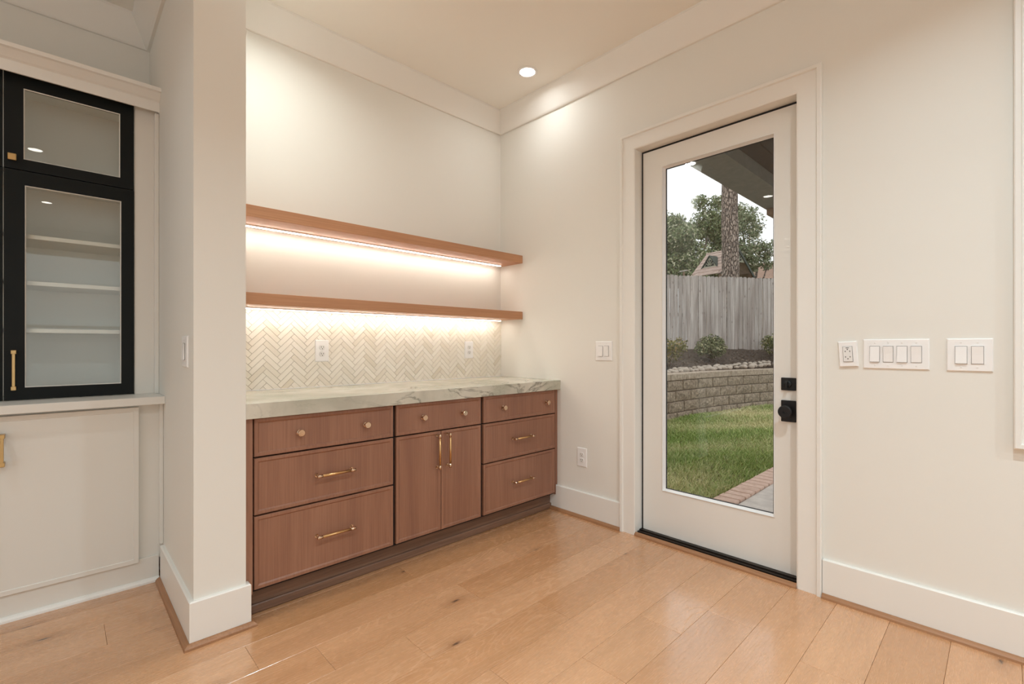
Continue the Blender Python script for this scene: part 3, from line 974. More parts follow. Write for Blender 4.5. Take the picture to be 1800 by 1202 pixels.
for mir in (False, True):
    X = (lambda x: x) if not mir else (lambda x: 2 * -2.7455 - x)
    q = lambda a, b: tuple(sorted((X(a), X(b))))
    o = glass_door(*q(-2.7435, -2.2895), 1.9605, 2.3985, *q(-2.682, -2.343), 2.010, 2.332)
    kx = X(-2.717)
    link('knob', mesh_box(0.028, 0.014, 0.030, 0.002), M['aged_brass'], o, (kx, UY - 0.0195, 2.0065))
    link('knob_post', mesh_box(0.010, 0.0120, 0.010), M['aged_brass'], o, (kx, UY - 0.0062, 2.0065))
    o = glass_door(*q(-2.7435, -2.2885), 0.9165, 1.9565, *q(-2.678, -2.339), 0.972, 1.892)
    square_pull(o, X(-2.712), UY, 0.962, 1.143, 0.0052, 0.030)

# =================================================================== OUTSIDE
GZ = -0.13
M['soil'] = mat('dark_mulch', srgb(74, 62, 54), 0.95)
M['lawnsoil'] = mat('lawn_soil', srgb(86, 84, 52), 0.95)


def rough_mat(name, stops, scale, bump=0.6, dist=0.01, rough=0.9, kind='Object', sc=(1, 1, 1)):
    m = mat(name, (0.3, 0.3, 0.3), rough)
    k = NB(m)
    v = k.coord(sc, rnd=True, kind=kind)
    n1 = k.noise(v, scale, 6, 0.65)
    k.l(k.ramp(n1, stops), k.b.inputs['Base Color'])
    k.bump(n1, bump, dist)
    return m


M['block'] = rough_mat('split_face_block', [(0.3, srgb(98, 86, 74)), (0.5, srgb(150, 134, 116)), (0.7, srgb(188, 170, 150))], 22, 0.9, 0.02)
M['cap'] = rough_mat('cap_block', [(0.3, srgb(132, 118, 104)), (0.55, srgb(176, 158, 140)), (0.75, srgb(204, 188, 170))], 24, 0.6, 0.01)
M['concrete'] = rough_mat('patio_concrete', [(0.3, srgb(188, 178, 172)), (0.6, srgb(218, 208, 200)), (0.8, srgb(230, 222, 214))], 6, 0.3, 0.004, 0.85)
M['brick'] = rough_mat('clay_paver', [(0.3, srgb(198, 164, 148)), (0.6, srgb(222, 190, 174)), (0.8, srgb(236, 208, 194))], 14, 0.4, 0.004, 0.9)
M['rock'] = rough_mat('river_rock', [(0.3, srgb(140, 124, 110)), (0.55, srgb(186, 172, 158)), (0.8, srgb(216, 206, 196))], 7, 0.3, 0.01, 0.8)
M['soffit'] = rough_mat('dark_porch_board', [(0.3, srgb(40, 31, 28)), (0.7, srgb(62, 50, 45))], 20, 0.3, 0.004, 0.8)
M['beam'] = rough_mat('grey_green_beam', [(0.3, srgb(108, 107, 100)), (0.7, srgb(128, 125, 117))], 20, 0.2, 0.003, 0.8)
M['post'] = rough_mat('brown_post', [(0.3, srgb(104, 82, 64)), (0.7, srgb(134, 108, 86))], 12, 0.2, 0.003, 0.8)


def picket_mat():
    m = mat('weathered_pine', (0.3, 0.3, 0.3), 0.9)
    k = NB(m)
    g = k.noise(k.coord((60, 60, 2.0)), 1.0, 4, 0.6, 0.4)
    br = k.noise(k.coord((10, 10, 0.8)), 1.0, 3)
    c = k.ramp(br, [(0.28, srgb(150, 138, 132)), (0.5, srgb(186, 176, 170)), (0.75, srgb(210, 202, 197))])
    oi = k.n('ShaderNodeObjectInfo')
    c = k.mix(1.0, c, k.ramp(oi.outputs['Random'], [(0.0, 0.72), (0.5, 0.92), (1.0, 1.0)]), 'MULTIPLY')
    c = k.mix(k.ramp(g, [(0.42, 0.0), (0.75, 0.55)]), c, srgb(112, 100, 94))
    vo = k.n('ShaderNodeTexVoronoi', Scale=1.0); k.l(k.coord((9, 9, 4)), vo.inputs['Vector'])
    c = k.mix(k.ramp(vo.outputs['Distance'], [(0.06, 0.7), (0.16, 0.0)]), c, srgb(84, 66, 56))
    k.l(c, k.b.inputs['Base Color'])
    k.bump(g, 0.4, 0.004)
    return m


M['picket'] = picket_mat()


def bark_mat():
    m = mat('pine_bark', (0.3, 0.25, 0.2), 0.95)
    k = NB(m)
    v = k.coord((19, 19, 6.5), rnd=False)
    vo = k.n('ShaderNodeTexVoronoi', Scale=1.0, feature='DISTANCE_TO_EDGE')
    nd = k.n('ShaderNodeTexNoise', Scale=1.2, Detail=3.0)
    k.l(v, nd.inputs['Vector'])
    vm = k.n('ShaderNodeVectorMath', operation='ADD'); k.l(v, vm.inputs[0]); k.l(nd.outputs['Color'], vm.inputs[1])
    k.l(vm.outputs[0], vo.inputs['Vector'])
    n1 = k.noise(k.coord((14, 14, 6), rnd=False), 1.0, 4)
    c = k.ramp(n1, [(0.3, srgb(146, 128, 116)), (0.7, srgb(192, 174, 160))])
    c = k.mix(k.ramp(vo.outputs['Distance'], [(0.02, 1.0), (0.14, 0.0)]), c, srgb(80, 66, 58))
    k.l(c, k.b.inputs['Base Color'])
    k.bump(k.math('ADD', k.ramp(vo.outputs['Distance'], [(0.0, 0.0), (0.2, 1.0)]), k.math('MULTIPLY', n1, 0.3)), 1.0, 0.05)
    return m


M['bark'] = bark_mat()


def tint_mat(name, rough=0.8, trans=0.0):
    m = mat(name, (0.2, 0.3, 0.1), rough, spec=0.25)
    k = NB(m)
    a = k.n('ShaderNodeVertexColor'); a.layer_name = 'tint'
    k.l(a.outputs['Color'], k.b.inputs['Base Color'])
    return m


M['leaf'] = tint_mat('leaf_green')
M['blade'] = tint_mat('grass_blade')
M['chip'] = tint_mat('bark_chip', 0.95)

tag(box('ground', 0.161, 60, -30, 40, GZ - 0.3, GZ - 0.012, M['lawnsoil']), 'bare earth under the back yard', 'ground', kind='structure')
# patio with brick edging
tag(box('patio', 0.205, 5.4, -6.0, -1.318, GZ - 0.0115, GZ + 0.012, M['concrete']), 'pale concrete patio slab outside the door', 'patio', kind='structure')
be = thing('brick_edging', 'row of pinkish clay bricks edging the concrete patio', 'edging', (2.8, -1.22, GZ))
box('mortar_bed', 0.21, 5.4, -1.3175, -1.128, GZ - 0.0115, GZ + 0.002, M['soil'], be)
bmesh_brick = mesh_box(0.098, 0.180, 0.028, 0.005)
bmesh_brick.materials.append(M['brick'])
x = 0.27
while x < 5.3:
    o = link('brick', bmesh_brick, None, be, (x, -1.2225 + random.uniform(-0.003, 0.003), GZ + 0.0005 + 0.0155 + random.uniform(0, 0.003)))
    x += 0.1135

# retaining wall curve (plan)
WP = [(-0.5, 0.55), (1.5, 0.95), (3.2, 1.17), (4.915, 1.235), (6.531, 1.13), (7.537, 0.965), (8.642, 0.685), (9.8, 0.30), (11.2, -0.30), (13.5, -2.2), (17.0, -5.1), (22.0, -9.25)]


def crom(P, t):
    i = min(int(t), len(P) - 2); u = t - i
    p0, p1, p2, p3 = [Vector(P[max(0, min(len(P) - 1, q))]) for q in (i - 1, i, i + 1, i + 2)]
    return 0.5 * ((2 * p1) + (p2 - p0) * u + (2 * p0 - 5 * p1 + 4 * p2 - p3) * u * u + (3 * p1 - p0 - 3 * p2 + p3) * u ** 3)


fine = [crom(WP, i * (len(WP) - 1) / 600) for i in range(601)]
acc = [0.0]
for a, b in zip(fine[:-1], fine[1:]): acc.append(acc[-1] + (b - a).length)
TOT = acc[-1]


def at_len(s):
    s = max(0.0, min(TOT - 1e-6, s))
    i = int(np.searchsorted(acc, s)) or 1
    u = (s - acc[i - 1]) / (acc[i] - acc[i - 1])
    p = fine[i - 1].lerp(fine[i], u); d_ = (fine[i] - fine[i - 1]).normalized()
    return p, d_


rw = thing('retaining_wall', 'curved grey split-face block retaining wall behind the lawn', 'retaining wall', (5.5, 1.2, GZ))
BWD, BHT, BDP = 0.53, 0.190, 0.26


def block_mesh(w_, h, dp, seed):
    r = random.Random(seed)
    bm = bmesh.new()
    b_ = 0.016
    # front -y, slightly pillowed split face with chamfered arris
    ring0 = [bm.verts.new((sx * w_ / 2 * (0.9 if k in (2, 3) else 1), dp, sz * h / 2)) for k, (sx, sz) in enumerate(((-1, -1), (1, -1), (1, 1), (-1, 1)))]
    ring1 = [bm.verts.new((sx * w_ / 2, 0.028, sz * h / 2)) for sx, sz in ((-1, -1), (1, -1), (1, 1), (-1, 1))]
    ring2 = [bm.verts.new((sx * (w_ / 2 - b_), r.uniform(-0.004, 0.006), sz * (h / 2 - b_ * 0.6))) for sx, sz in ((-1, -1), (1, -1), (1, 1), (-1, 1))]
    for a, b in ((ring0, ring1), (ring1, ring2)):
        for k in range(4): bm.faces.new((a[k], a[(k + 1) % 4], b[(k + 1) % 4], b[k]))
    c = bm.verts.new((r.uniform(-0.05, 0.05), -0.018, r.uniform(-0.02, 0.02)))
    for k in range(4): bm.faces.new((ring2[k], ring2[(k + 1) % 4], c))
    bm.faces.new(ring0)
    me = bm_mesh(bm); me.materials.append(M['block'])
    return me


bvar = [block_mesh(BWD - 0.006, BHT - 0.004, BDP, s) for s in range(6)]
WTOP = -0.21
for cse in range(4):
    z = WTOP + BHT * (cse + 0.5)
    s = 0.1 + (0.0 if cse % 2 else BWD / 2)
    while s < TOT - 0.2:
        p, d_ = at_len(s)
        nrm_ = Vector((-d_.y, d_.x))          # towards the bed (up the slope)
        pos = p + nrm_ * (0.012 * cse)
        o = link('block', bvar[random.randrange(6)], None, rw, (pos.x, pos.y, z))
        o.rotation_euler = (0, 0, math.atan2(d_.y, d_.x))
        s += BWD
ztop = WTOP + BHT * 4
capm = mesh_box(BWD - 0.006, 0.29, 0.112, 0.006); capm.materials.append(M['cap'])
s = 0.2
while s < TOT - 0.2:
    p, d_ = at_len(s); nrm_ = Vector((-d_.y, d_.x))
    pos = p + nrm_ * (0.06 + 0.145 - 0.035)
    o = link('cap_stone', capm, None, rw, (pos.x, pos.y, ztop + 0.058)); o.rotation_euler = (0, 0, math.atan2(d_.y, d_.x))
    s += BWD
zcap = ztop + 0.114

# fence line
F0 = Vector((8.263, 3.02)); FD = Vector((2.153, -1.787)).normalized()
FN = Vector((-FD.y, FD.x))       # away from the house


def bed_z(x, y):
    """mulch bed: rises from the cap to the fence"""
    q = Vector((x, y))
    best = min(range(0, 601, 3), key=lambda i: (fine[i] - q).length_squared)
    dw = (q - fine[best]).length
    df = max(0.0, -(q - F0).dot(FN))
    f_ = dw / (dw + df + 1e-6)
    return zcap - 0.05 + (1.12 - zcap + 0.05) * min(1, f_) ** 1.12


# mulch bed surface
nu, nv = 180, 26
vs = []
for i in range(nu):
    p, d_ = at_len(TOT * i / (nu - 1))
    nrm_ = Vector((-d_.y, d_.x))
    a = p + nrm_ * 0.31
    # far edge on fence line, straight behind
    tt = (a - F0).dot(FD)
    far = F0 + FD * tt + FN * 0.05
    for j in range(nv):
        q = a.lerp(far, j / (nv - 1))
        f_ = j / (nv - 1)
        z = zcap - 0.06 + (1.12 - zcap + 0.06) * f_ ** 1.12
        z += 0.018 * noise.noise(Vector((q.x * 9, q.y * 9, 0))) + 0.03 * noise.noise(Vector((q.x * 1.7, q.y * 1.7, 3)))
        vs.append((q.x, q.y, z))
fs = np.array([[i * nv + j, (i + 1) * nv + j, (i + 1) * nv + j + 1, i * nv + j + 1] for i in range(nu - 1) for j in range(nv - 1)])
V = np.array(vs)
bed = link('mulch_bed', np_mesh('mulch', V, fs), M['soil'])
tag(bed, 'dark bark mulch slope between retaining wall and fence', 'mulch', kind='stuff')
rng = np.random.default_rng(5)
# loose bark chips
n = 26000
ii = rng.integers(0, len(fs), n)
w4 = rng.dirichlet((1, 1, 1, 1), n)
cen = (V[fs[ii]] * w4[:, :, None]).sum(1)
ax1 = rng.normal(size=(n, 3)); ax1[:, 2] *= 0.45; ax1 /= np.linalg.norm(ax1, axis=1)[:, None]
ax2 = np.cross(ax1, rng.normal(size=(n, 3))); ax2 /= np.linalg.norm(ax2, axis=1)[:, None]
L1 = rng.uniform(0.015, 0.05, (n, 1)); L2 = rng.uniform(0.004, 0.011, (n, 1))
cv = np.stack([cen - ax1 * L1, cen + ax2 * L2, cen + ax1 * L1, cen - ax2 * L2], 1).reshape(-1, 3)
cf = np.arange(4 * n).reshape(-1, 4)
tone = rng.uniform(0, 1, (n, 1))
cc = np.array(srgb(58, 46, 40)) * (1 - tone) + np.array(srgb(124, 104, 90)) * tone
pale = rng.uniform(0, 1, n) < 0.05
cc[pale] = srgb(190, 176, 160)
ch = link('bark_chips', np_mesh('chips', cv, cf, cc), M['chip'], bed, (0, 0, 0))
ch['kind'] = 'stuff'

# lawn
n = 90000
gx = rng.uniform(0.22, 9.6, n * 2); gy = rng.uniform(-1.12, 1.25, n * 2)
keep = rng.uniform(0, 1, n * 2) < np.clip(1.25 - gx / 11.0, 0.25, 1)
fx = np.array([p.x for p in fine]); fy = np.array([p.y for p in fine])
lim = np.interp(gx, fx, fy) - 0.02
keep &= gy < lim
gx, gy = gx[keep][:n], gy[keep][:n]
n = len(gx)
far = np.array([Vector((a, b)).length for a, b in zip(gx[:1], gy[:1])])
ang = rng.uniform(0, 2 * np.pi, n)
hgt = rng.uniform(0.03, 0.075, n) * (1 + 0.3 * np.sin(gx * 3.1 + gy * 2.3))
wid = rng.uniform(0.0022, 0.0042, n) * (1 + 0.12 * gx)
lean = rng.normal(0, 0.55, (n, 2)) * hgt[:, None]
base = np.stack([gx, gy, np.full(n, GZ - 0.012)], 1)
du = np.stack([np.cos(ang), np.sin(ang), np.zeros(n)], 1) * wid[:, None]
mid = base + np.stack([lean[:, 0] * 0.35, lean[:, 1] * 0.35, hgt * 0.6], 1)
top = base + np.stack([lean[:, 0], lean[:, 1], hgt], 1)
gv = np.stack([base - du, base + du, mid + du * 0.75, top, mid - du * 0.75], 1).reshape(-1, 3)
k5 = np.arange(n) * 5
gf = np.concatenate([np.stack([k5, k5 + 1, k5 + 2, k5 + 4], 1)])
tf = np.stack([k5 + 4, k5 + 2, k5 + 3, k5 + 3], 1)
pat = np.sin(gx * 1.9 + 1.3 * np.sin(gy * 2.7)) * np.cos(gy * 2.1 + gx * 0.7) + rng.normal(0, 0.55, n)
dry = 1 / (1 + np.exp(-(pat - 0.60 + 0.10 * gx) * 2.2))
g0 = np.array(srgb(106, 146, 64)); g1 = np.array(srgb(160, 182, 98)); dr = np.array(srgb(226, 214, 168))
tt_ = rng.uniform(0, 1, (n, 1))
gc = (g0 * (1 - tt_) + g1 * tt_) * (1 - dry[:, None]) + dr * dry[:, None]
# quads + tips as triangles in one mesh
tri = np.concatenate([np.stack([k5, k5 + 1, k5 + 2], 1), np.stack([k5, k5 + 2, k5 + 4], 1), np.stack([k5 + 4, k5 + 2, k5 + 3], 1)])
lawn = link('lawn', np_mesh('grass', gv, tri, np.concatenate([gc, gc, gc])), M['blade'])
tag(lawn, 'patchy green lawn between brick edging and retaining wall', 'grass', kind='stuff')

# river rocks behind the cap
rr = random.Random(11)
rockm = []
for k in range(5):
    bm = bmesh.new()
    bmesh.ops.create_icosphere(bm, subdivisions=2, radius=1.0)
    for v in bm.verts:
        v.co *= 1 + 0.30 * noise.noise(v.co * 1.3 + Vector((k * 7, 0, 0)))
        v.co.z *= 0.62; v.co.y *= 0.8
    me = bm_mesh(bm, smooth=True); me.materials.append(M['rock']); rockm.append(me)
s = 2.6
while s < 13.2:
    p, d_ = at_len(s); nrm_ = Vector((-d_.y, d_.x))
    for lay in range(2):
        r_ = rr.uniform(0.055, 0.088) * (1 if lay == 0 else 0.9)
        pos = p + nrm_ * (0.365 + lay * 0.13 + rr.uniform(-0.03, 0.03)) + d_ * rr.uniform(-0.04, 0.04)
        o = link('river_rock', rockm[rr.randrange(5)], None, None, (pos.x, pos.y, bed_z(pos.x, pos.y) + r_ * 0.25))
        o.scale = (r_ * rr.uniform(0.9, 1.3), r_, r_ * rr.uniform(0.9, 1.1)); o.rotation_euler = (rr.uniform(-0.3, 0.3), rr.uniform(-0.3, 0.3), rr.uniform(0, 6.28))
        tag(o, 'pale rounded river rock in the row behind the wall cap', 'rock', 'river rocks along the retaining wall')
    s += rr.uniform(0.145, 0.19)

# fence
fn = thing('wooden_fence', 'weathered grey dog-eared picket fence above the mulch bed', 'fence', (9.3, 2.1, 1.0))
PKW = 0.095
bm = bmesh.new()
hh = 0.95
outl = [(-PKW / 2, -hh), (PKW / 2, -hh), (PKW / 2, hh - 0.03), (PKW / 2 - 0.025, hh), (-PKW / 2 + 0.025, hh), (-PKW / 2, hh - 0.03)]
a = [bm.verts.new((x_, -0.009, z_)) for x_, z_ in outl]; b = [bm.verts.new((x_, 0.009, z_)) for x_, z_ in outl]
for k in range(6): bm.faces.new((a[k], a[(k + 1) % 6], b[(k + 1) % 6], b[k]))
bm.faces.new(a); bm.faces.new(b[::-1])
pkm = bm_mesh(bm); pkm.materials.append(M['picket'])
fang = math.atan2(FD.y, FD.x)
t = -4.2
while t < 19.5:
    jit = random.uniform(-0.012, 0.012)
    pos = F0 + FD * t + FN * random.uniform(-0.012, 0.012)
    zc = 2.933 - 0.020 * min(t, 4.0) - hh + jit
    o = link('picket', pkm, None, fn, (pos.x, pos.y, zc)); o.rotation_euler = (0, random.uniform(-0.004, 0.004), fang + random.uniform(-0.05, 0.05))
    t += 0.1045
for zr in (1.25, 1.95, 2.65):
    c_ = F0 + FD * 7.6 + FN * 0.045
    me = mesh_box(23.6, 0.04, 0.09); o = link('rail', me, M['picket'], fn, (c_.x, c_.y, zr)); o.rotation_euler = (0, 0, fang)
tag(box('back_lot', 8, 60, -20, 40, 0.2, 0.9, M['lawnsoil']), 'raised neighbouring ground hidden behind the fence', 'ground', kind='structure')
bpy.data.objects['back_lot'].location = Vector((0, 0, 0.55)) + Vector((*(F0 + FN * 20 + FD * 2), 0))
bpy.data.objects['back_lot'].data = mesh_box(60, 39.0, 0.7); bpy.data.objects['back_lot'].data.materials.append(M['lawnsoil'])
bpy.data.objects['back_lot'].rotation_euler = (0, 0, fang)


# leaves
def leaf_cloud(centers, radii, counts, size, cols, seed, shell=0.55):
    r = np.random.default_rng(seed)
    pts = []; nrmv = []
    for c, rad, m_ in zip(centers, radii, counts):
        d_ = r.normal(size=(m_, 3)); d_ /= np.linalg.norm(d_, axis=1)[:, None]
        rr_ = (shell + (1 - shell) * r.uniform(0, 1, (m_, 1)) ** 0.7)
        pts.append(np.array(c) + d_ * rr_ * np.array(rad)); nrmv.append(d_)
    P_ = np.concatenate(pts); N_ = np.concatenate(nrmv); m_ = len(P_)
    a1 = np.cross(N_ + r.normal(0, 0.8, (m_, 3)), r.normal(size=(m_, 3))); a1 /= np.linalg.norm(a1, axis=1)[:, None]
    a2 = np.cross(a1, N_ + r.normal(0, 0.6, (m_, 3))); a2 /= np.linalg.norm(a2, axis=1)[:, None]
    s_ = r.uniform(size[0], size[1], (m_, 1))
    v_ = np.stack([P_ - a1 * s_, P_ + a2 * s_ * 0.42, P_ + a1 * s_, P_ - a2 * s_ * 0.42], 1).reshape(-1, 3)
    f_ = np.arange(4 * m_).reshape(-1, 4)
    t_ = r.uniform(0, 1, (m_, 1))
    c_ = np.array(cols[0]) * (1 - t_) + np.array(cols[1]) * t_
    sel_ = r.uniform(0, 1, m_) < 0.14
    c_[sel_] = cols[2]
    return np_mesh('leaves', v_, f_, c_)


# shrubs
SH = [('olive shrub growing on the mulch, leftmost of the three', 6.514, 1.995, 0.50, (srgb(84, 86, 48), srgb(142, 136, 84), srgb(176, 150, 96)), 1500),
      ('fullest olive green shrub on the mulch, middle of the three', 8.16, 1.80, 0.50, (srgb(70, 80, 50), srgb(132, 136, 98), srgb(178, 172, 138)), 2400),
      ('dark green shrub on the mulch, rightmost of the three', 9.90, 0.98, 0.50, (srgb(58, 68, 36), srgb(118, 124, 76), srgb(172, 164, 110)), 1900)]
for i, (lab, sx, sy, rad, cols, m_) in enumerate(SH):
    zb = bed_z(sx, sy)
    t_ = thing('shrub', lab, 'shrub', (sx, sy, zb), group='shrubs on the mulch bed')
    r2 = random.Random(i + 40)
    cs = [(0, 0, 0.32)] + [(r2.uniform(-0.32, 0.32), r2.uniform(-0.28, 0.28), r2.uniform(0.20, 0.46)) for _ in range(6)]
    rs = [(0.34, 0.32, 0.28)] + [(0.19, 0.19, 0.17)] * 6
    link('foliage', leaf_cloud(cs, rs, [m_ // 3] + [m_ // 9] * 6, (0.022, 0.042), cols, i + 3, 0.35), M['leaf'], t_, (sx, sy, zb))
    for k in range(5):
        a_ = k * 1.3 + i
        link('stem', tube_mesh([(0, 0, -0.04), (0.06 * math.cos(a_), 0.06 * math.sin(a_), 0.12), (0.16 * math.cos(a_), 0.16 * math.sin(a_), 0.34)], [0.011, 0.009, 0.004], 6), M['bark'], t_, (sx, sy, zb))

# pine trunk just behind the fence
tp = Vector((12.39, 3.03))
pt = thing('pine_tree', 'tall bare pine trunk with plated bark behind the fence', 'tree', (tp.x, tp.y, 0.9))
bm = bmesh.new()
seg, lev = 40, 90
rings = []
for j in range(lev + 1):
    z = 0.0 + 13.0 * j / lev
    r_ = 0.275 - 0.010 * z
    cx_, cy_ = 0.012 * z + 0.02 * math.sin(z), 0.01 * z
    rg = []
    for k in range(seg):
        a_ = 2 * math.pi * k / seg
        e = 0.016 * noise.noise(Vector((math.cos(a_) * 3.2, math.sin(a_) * 3.2, z * 2.2))) + 0.010 * noise.noise(Vector((math.cos(a_) * 8, math.sin(a_) * 8, z * 5)))
        rg.append(bm.verts.new((cx_ + (r_ + e) * math.cos(a_), cy_ + (r_ + e) * math.sin(a_), z)))
    rings.append(rg)
for a, b in zip(rings[:-1], rings[1:]):
    for k in range(seg): bm.faces.new((a[k], a[(k + 1) % seg], b[(k + 1) % seg], b[k]))
bm.faces.new(rings[0]); bm.faces.new(rings[-1])
link('trunk', bm_mesh(bm, smooth=True), M['bark'], pt, (tp.x, tp.y, 0.9))
gcol = (srgb(72, 88, 52), srgb(122, 136, 92), srgb(156, 158, 118))
pcs, prs, pct = [], [], []
r2 = random.Random(8)
for k in range(14):
    a_ = k * 2.4; d_ = r2.uniform(0.6, 2.4)
    c_ = (0.15 + d_ * math.cos(a_), 0.12 + d_ * math.sin(a_), r2.uniform(10.0, 14.0))
    pcs.append(c_); prs.append((0.8, 0.8, 0.45)); pct.append(260)
    link('branch', tube_mesh([(0.14, 0.12, min(12.6, c_[2] - 0.5)), c_], [0.05, 0.015], 6), M['bark'], pt, (tp.x, tp.y, 0.9))
link('needle_crown', leaf_cloud(pcs, prs, pct, (0.06, 0.12), gcol, 77), M['leaf'], pt, (tp.x, tp.y, 0.9))


# broadleaf trees beyond
def tree(label, x_, y_, z0, lobes, cols, seed, dens, leaf=(0.045, 0.085)):
    t_ = thing('broadleaf_tree', label, 'tree', (x_, y_, z0), group='leafy trees beyond the fence')
    zt_ = max(l[2] for l in lobes)
    link('trunk', tube_mesh([(0, 0, 0), (0.05, 0.03, zt_ * 0.35), (0.0, 0.1, zt_ * 0.7)], [0.24, 0.18, 0.09], 10), M['bark'], t_, (x_, y_, z0))
    cs, rs, ct = [], [], []
    r3 = random.Random(seed)
    for (lx, ly, lz, lr) in lobes:
        link('branch', tube_mesh([(0.02, 0.02, zt_ * 0.32), (lx * 0.5, ly * 0.5, lz * 0.72), (lx, ly, lz)], [0.09, 0.05, 0.02], 6), M['bark'], t_, (x_, y_, z0))
        for q in range(9):
            d_ = Vector((r3.gauss(0, 1), r3.gauss(0, 1), r3.gauss(0, 0.8))).normalized() * lr * r3.uniform(0.45, 0.95)
            c_ = (lx + d_.x, ly + d_.y, lz + d_.z); rr_ = lr * r3.uniform(0.26, 0.42)
            cs.append(c_); rs.append((rr_, rr_, rr_ * 0.85)); ct.append(int(dens * rr_ * rr_ * 60))
        cs.append((lx, ly, lz)); rs.append((lr * 0.8, lr * 0.8, lr * 0.75)); ct.append(int(dens * lr * lr * 40))
    link('foliage', leaf_cloud(cs, rs, ct, leaf, cols, seed, 0.25), M['leaf'], t_, (x_, y_, z0))
    return t_


c1 = (srgb(82, 96, 62), srgb(142, 152, 110), srgb(196, 192, 164))
c2 = (srgb(88, 102, 72), srgb(152, 160, 126), srgb(204, 198, 176))
# frame of the camera: right (0.7216,-0.6923), forward (0.6923,0.7216)
CX, CY = -2.5645, -2.8057


def P_at(px, depth):
    u = (px - 900) / 829.4 * depth
    return CX + 0.6923 * depth + 0.7216 * u, CY + 0.7216 * depth - 0.6923 * u


def Z_at(py, depth): return 1.159 + (608.75 - py) * depth / 829.4


def lobes_for(base, depth, spots):
    out = []
    for px, py, rpx, dd in spots:
        X_, Y_ = P_at(px, depth + dd)
        out.append((X_ - base[0], Y_ - base[1], Z_at(py, depth + dd) - 0.9, rpx * (depth + dd) / 829.4))
    return out


bx, by = P_at(1222, 20)
tree('full leafy grey-green tree behind the playhouse, left of the pine trunk', bx, by, 0.9,
     lobes_for((bx, by), 20, [(1248, 392, 44, 0), (1196, 428, 46, -0.6), (1170, 398, 36, 0.5), (1226, 455, 42, -1.0), (1268, 430, 44, 0.8), (1150, 440, 50, 0.3), (1190, 478, 44, -0.8), (1240, 490, 42, 0.2)]), c1, 21, 44)
bx, by = P_at(1322, 21)
tree('looser leafy tree with sky gaps, right of the pine trunk', bx, by, 0.9,
     lobes_for((bx, by), 21, [(1316, 396, 36, 0), (1308, 440, 34, -0.4), (1336, 436, 24, 0.3), (1350, 464, 16, 0.0), (1300, 376, 28, 0.6), (1318, 466, 24, -0.2)]), c2, 33, 26)

# playhouse tower roof behind the fence
M['shingle'] = rough_mat('playhouse_boards', [(0.3, srgb(160, 138, 128)), (0.7, srgb(194, 172, 160))], 5, 0.2, 0.01, 0.9)
M['dkgreen'] = mat('dark_green_trim', srgb(58, 66, 58), 0.7)
M['sage'] = mat('pale_sage_board', srgb(150, 152, 132), 0.8)
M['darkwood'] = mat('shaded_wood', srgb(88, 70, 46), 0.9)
M['hollow'] = mat('vent_hollow', (0.01, 0.01, 0.01), 0.9)
DPH = 15.0
cx_, cy_ = P_at(1267, DPH)
cz_ = Z_at(480, DPH)
ang = math.atan2(-0.6923, 0.7216)     # direction of camera-right in plan
rdir = Vector((math.cos(ang - math.pi / 3), math.sin(ang - math.pi / 3)))   # ridge, toward the house
gdir = Vector((math.cos(ang + math.pi / 6), math.sin(ang + math.pi / 6)))   # gable, away
ph = thing('playhouse', 'wooden playhouse tower with steep pinkish roof behind the fence', 'playhouse', (cx_, cy_, 0.9))
RL, RWD, RH = 1.18, 1.75, 0.868


def phv(r_, g_, z_): return (cx_ + rdir.x * r_ + gdir.x * g_, cy_ + rdir.y * r_ + gdir.y * g_, cz_ + z_)


def prism(name, pts0, pts1, m, parent=ph):
    """two matching polygons joined into a solid"""
    c_ = sum((Vector(p) for p in pts0 + pts1), Vector()) / (2 * len(pts0))
    bm_ = bmesh.new()
    a_ = [bm_.verts.new(Vector(p) - c_) for p in pts0]; b_ = [bm_.verts.new(Vector(p) - c_) for p in pts1]
    k_ = len(a_)
    for q in range(k_): bm_.faces.new((a_[q], a_[(q + 1) % k_], b_[(q + 1) % k_], b_[q]))
    bm_.faces.new(a_); bm_.faces.new(b_[::-1])
    return link(name, bm_mesh(bm_), m, parent, c_)


nb = 7
half = RWD / 2
for sd in (0, 1):
    for k in range(nb):      # overlapping roof boards, bottom to top
        f0, f1 = k / nb, (k + 1) / nb + 0.012
        def rp(r_, f_, lift):
            g_ = f_ * half if sd == 0 else RWD - f_ * half
            return phv(r_, g_ + (-lift if sd == 0 else lift) * 0.7, f_ * RH + lift * 0.7)
        if f1 > 1.01: f1 = 1.01
        prism('roof_board', [rp(0, f0, 0.0), rp(0, f0, 0.030), rp(0, f1, 0.016), rp(0, f1, 0.0)], [rp(-RL, f0, 0.0), rp(-RL, f0, 0.030), rp(-RL, f1, 0.016), rp(-RL, f1, 0.0)], M['shingle'])
prism('ridge_cap', [phv(0.02, half - 0.05, RH - 0.005), phv(0.02, half, RH + 0.05), phv(0.02, half + 0.05, RH - 0.005)], [phv(-RL - 0.02, half - 0.05, RH - 0.005), phv(-RL - 0.02, half, RH + 0.05), phv(-RL - 0.02, half + 0.05, RH - 0.005)], M['shingle'])
for sd in (0, 1):
    ga, gb = (0, half) if sd == 0 else (RWD, half)
    dg = 0.075 if sd == 0 else -0.075
    prism('barge_board', [phv(0.002, ga - dg * 0.3, -0.02), phv(0.002, gb, RH + 0.02), phv(0.002, gb, RH - 0.10), phv(0.002, ga + dg, -0.02)], [phv(0.04, ga - dg * 0.3, -0.02), phv(0.04, gb, RH + 0.02), phv(0.04, gb, RH - 0.10), phv(0.04, ga + dg, -0.02)], M['dkgreen'])


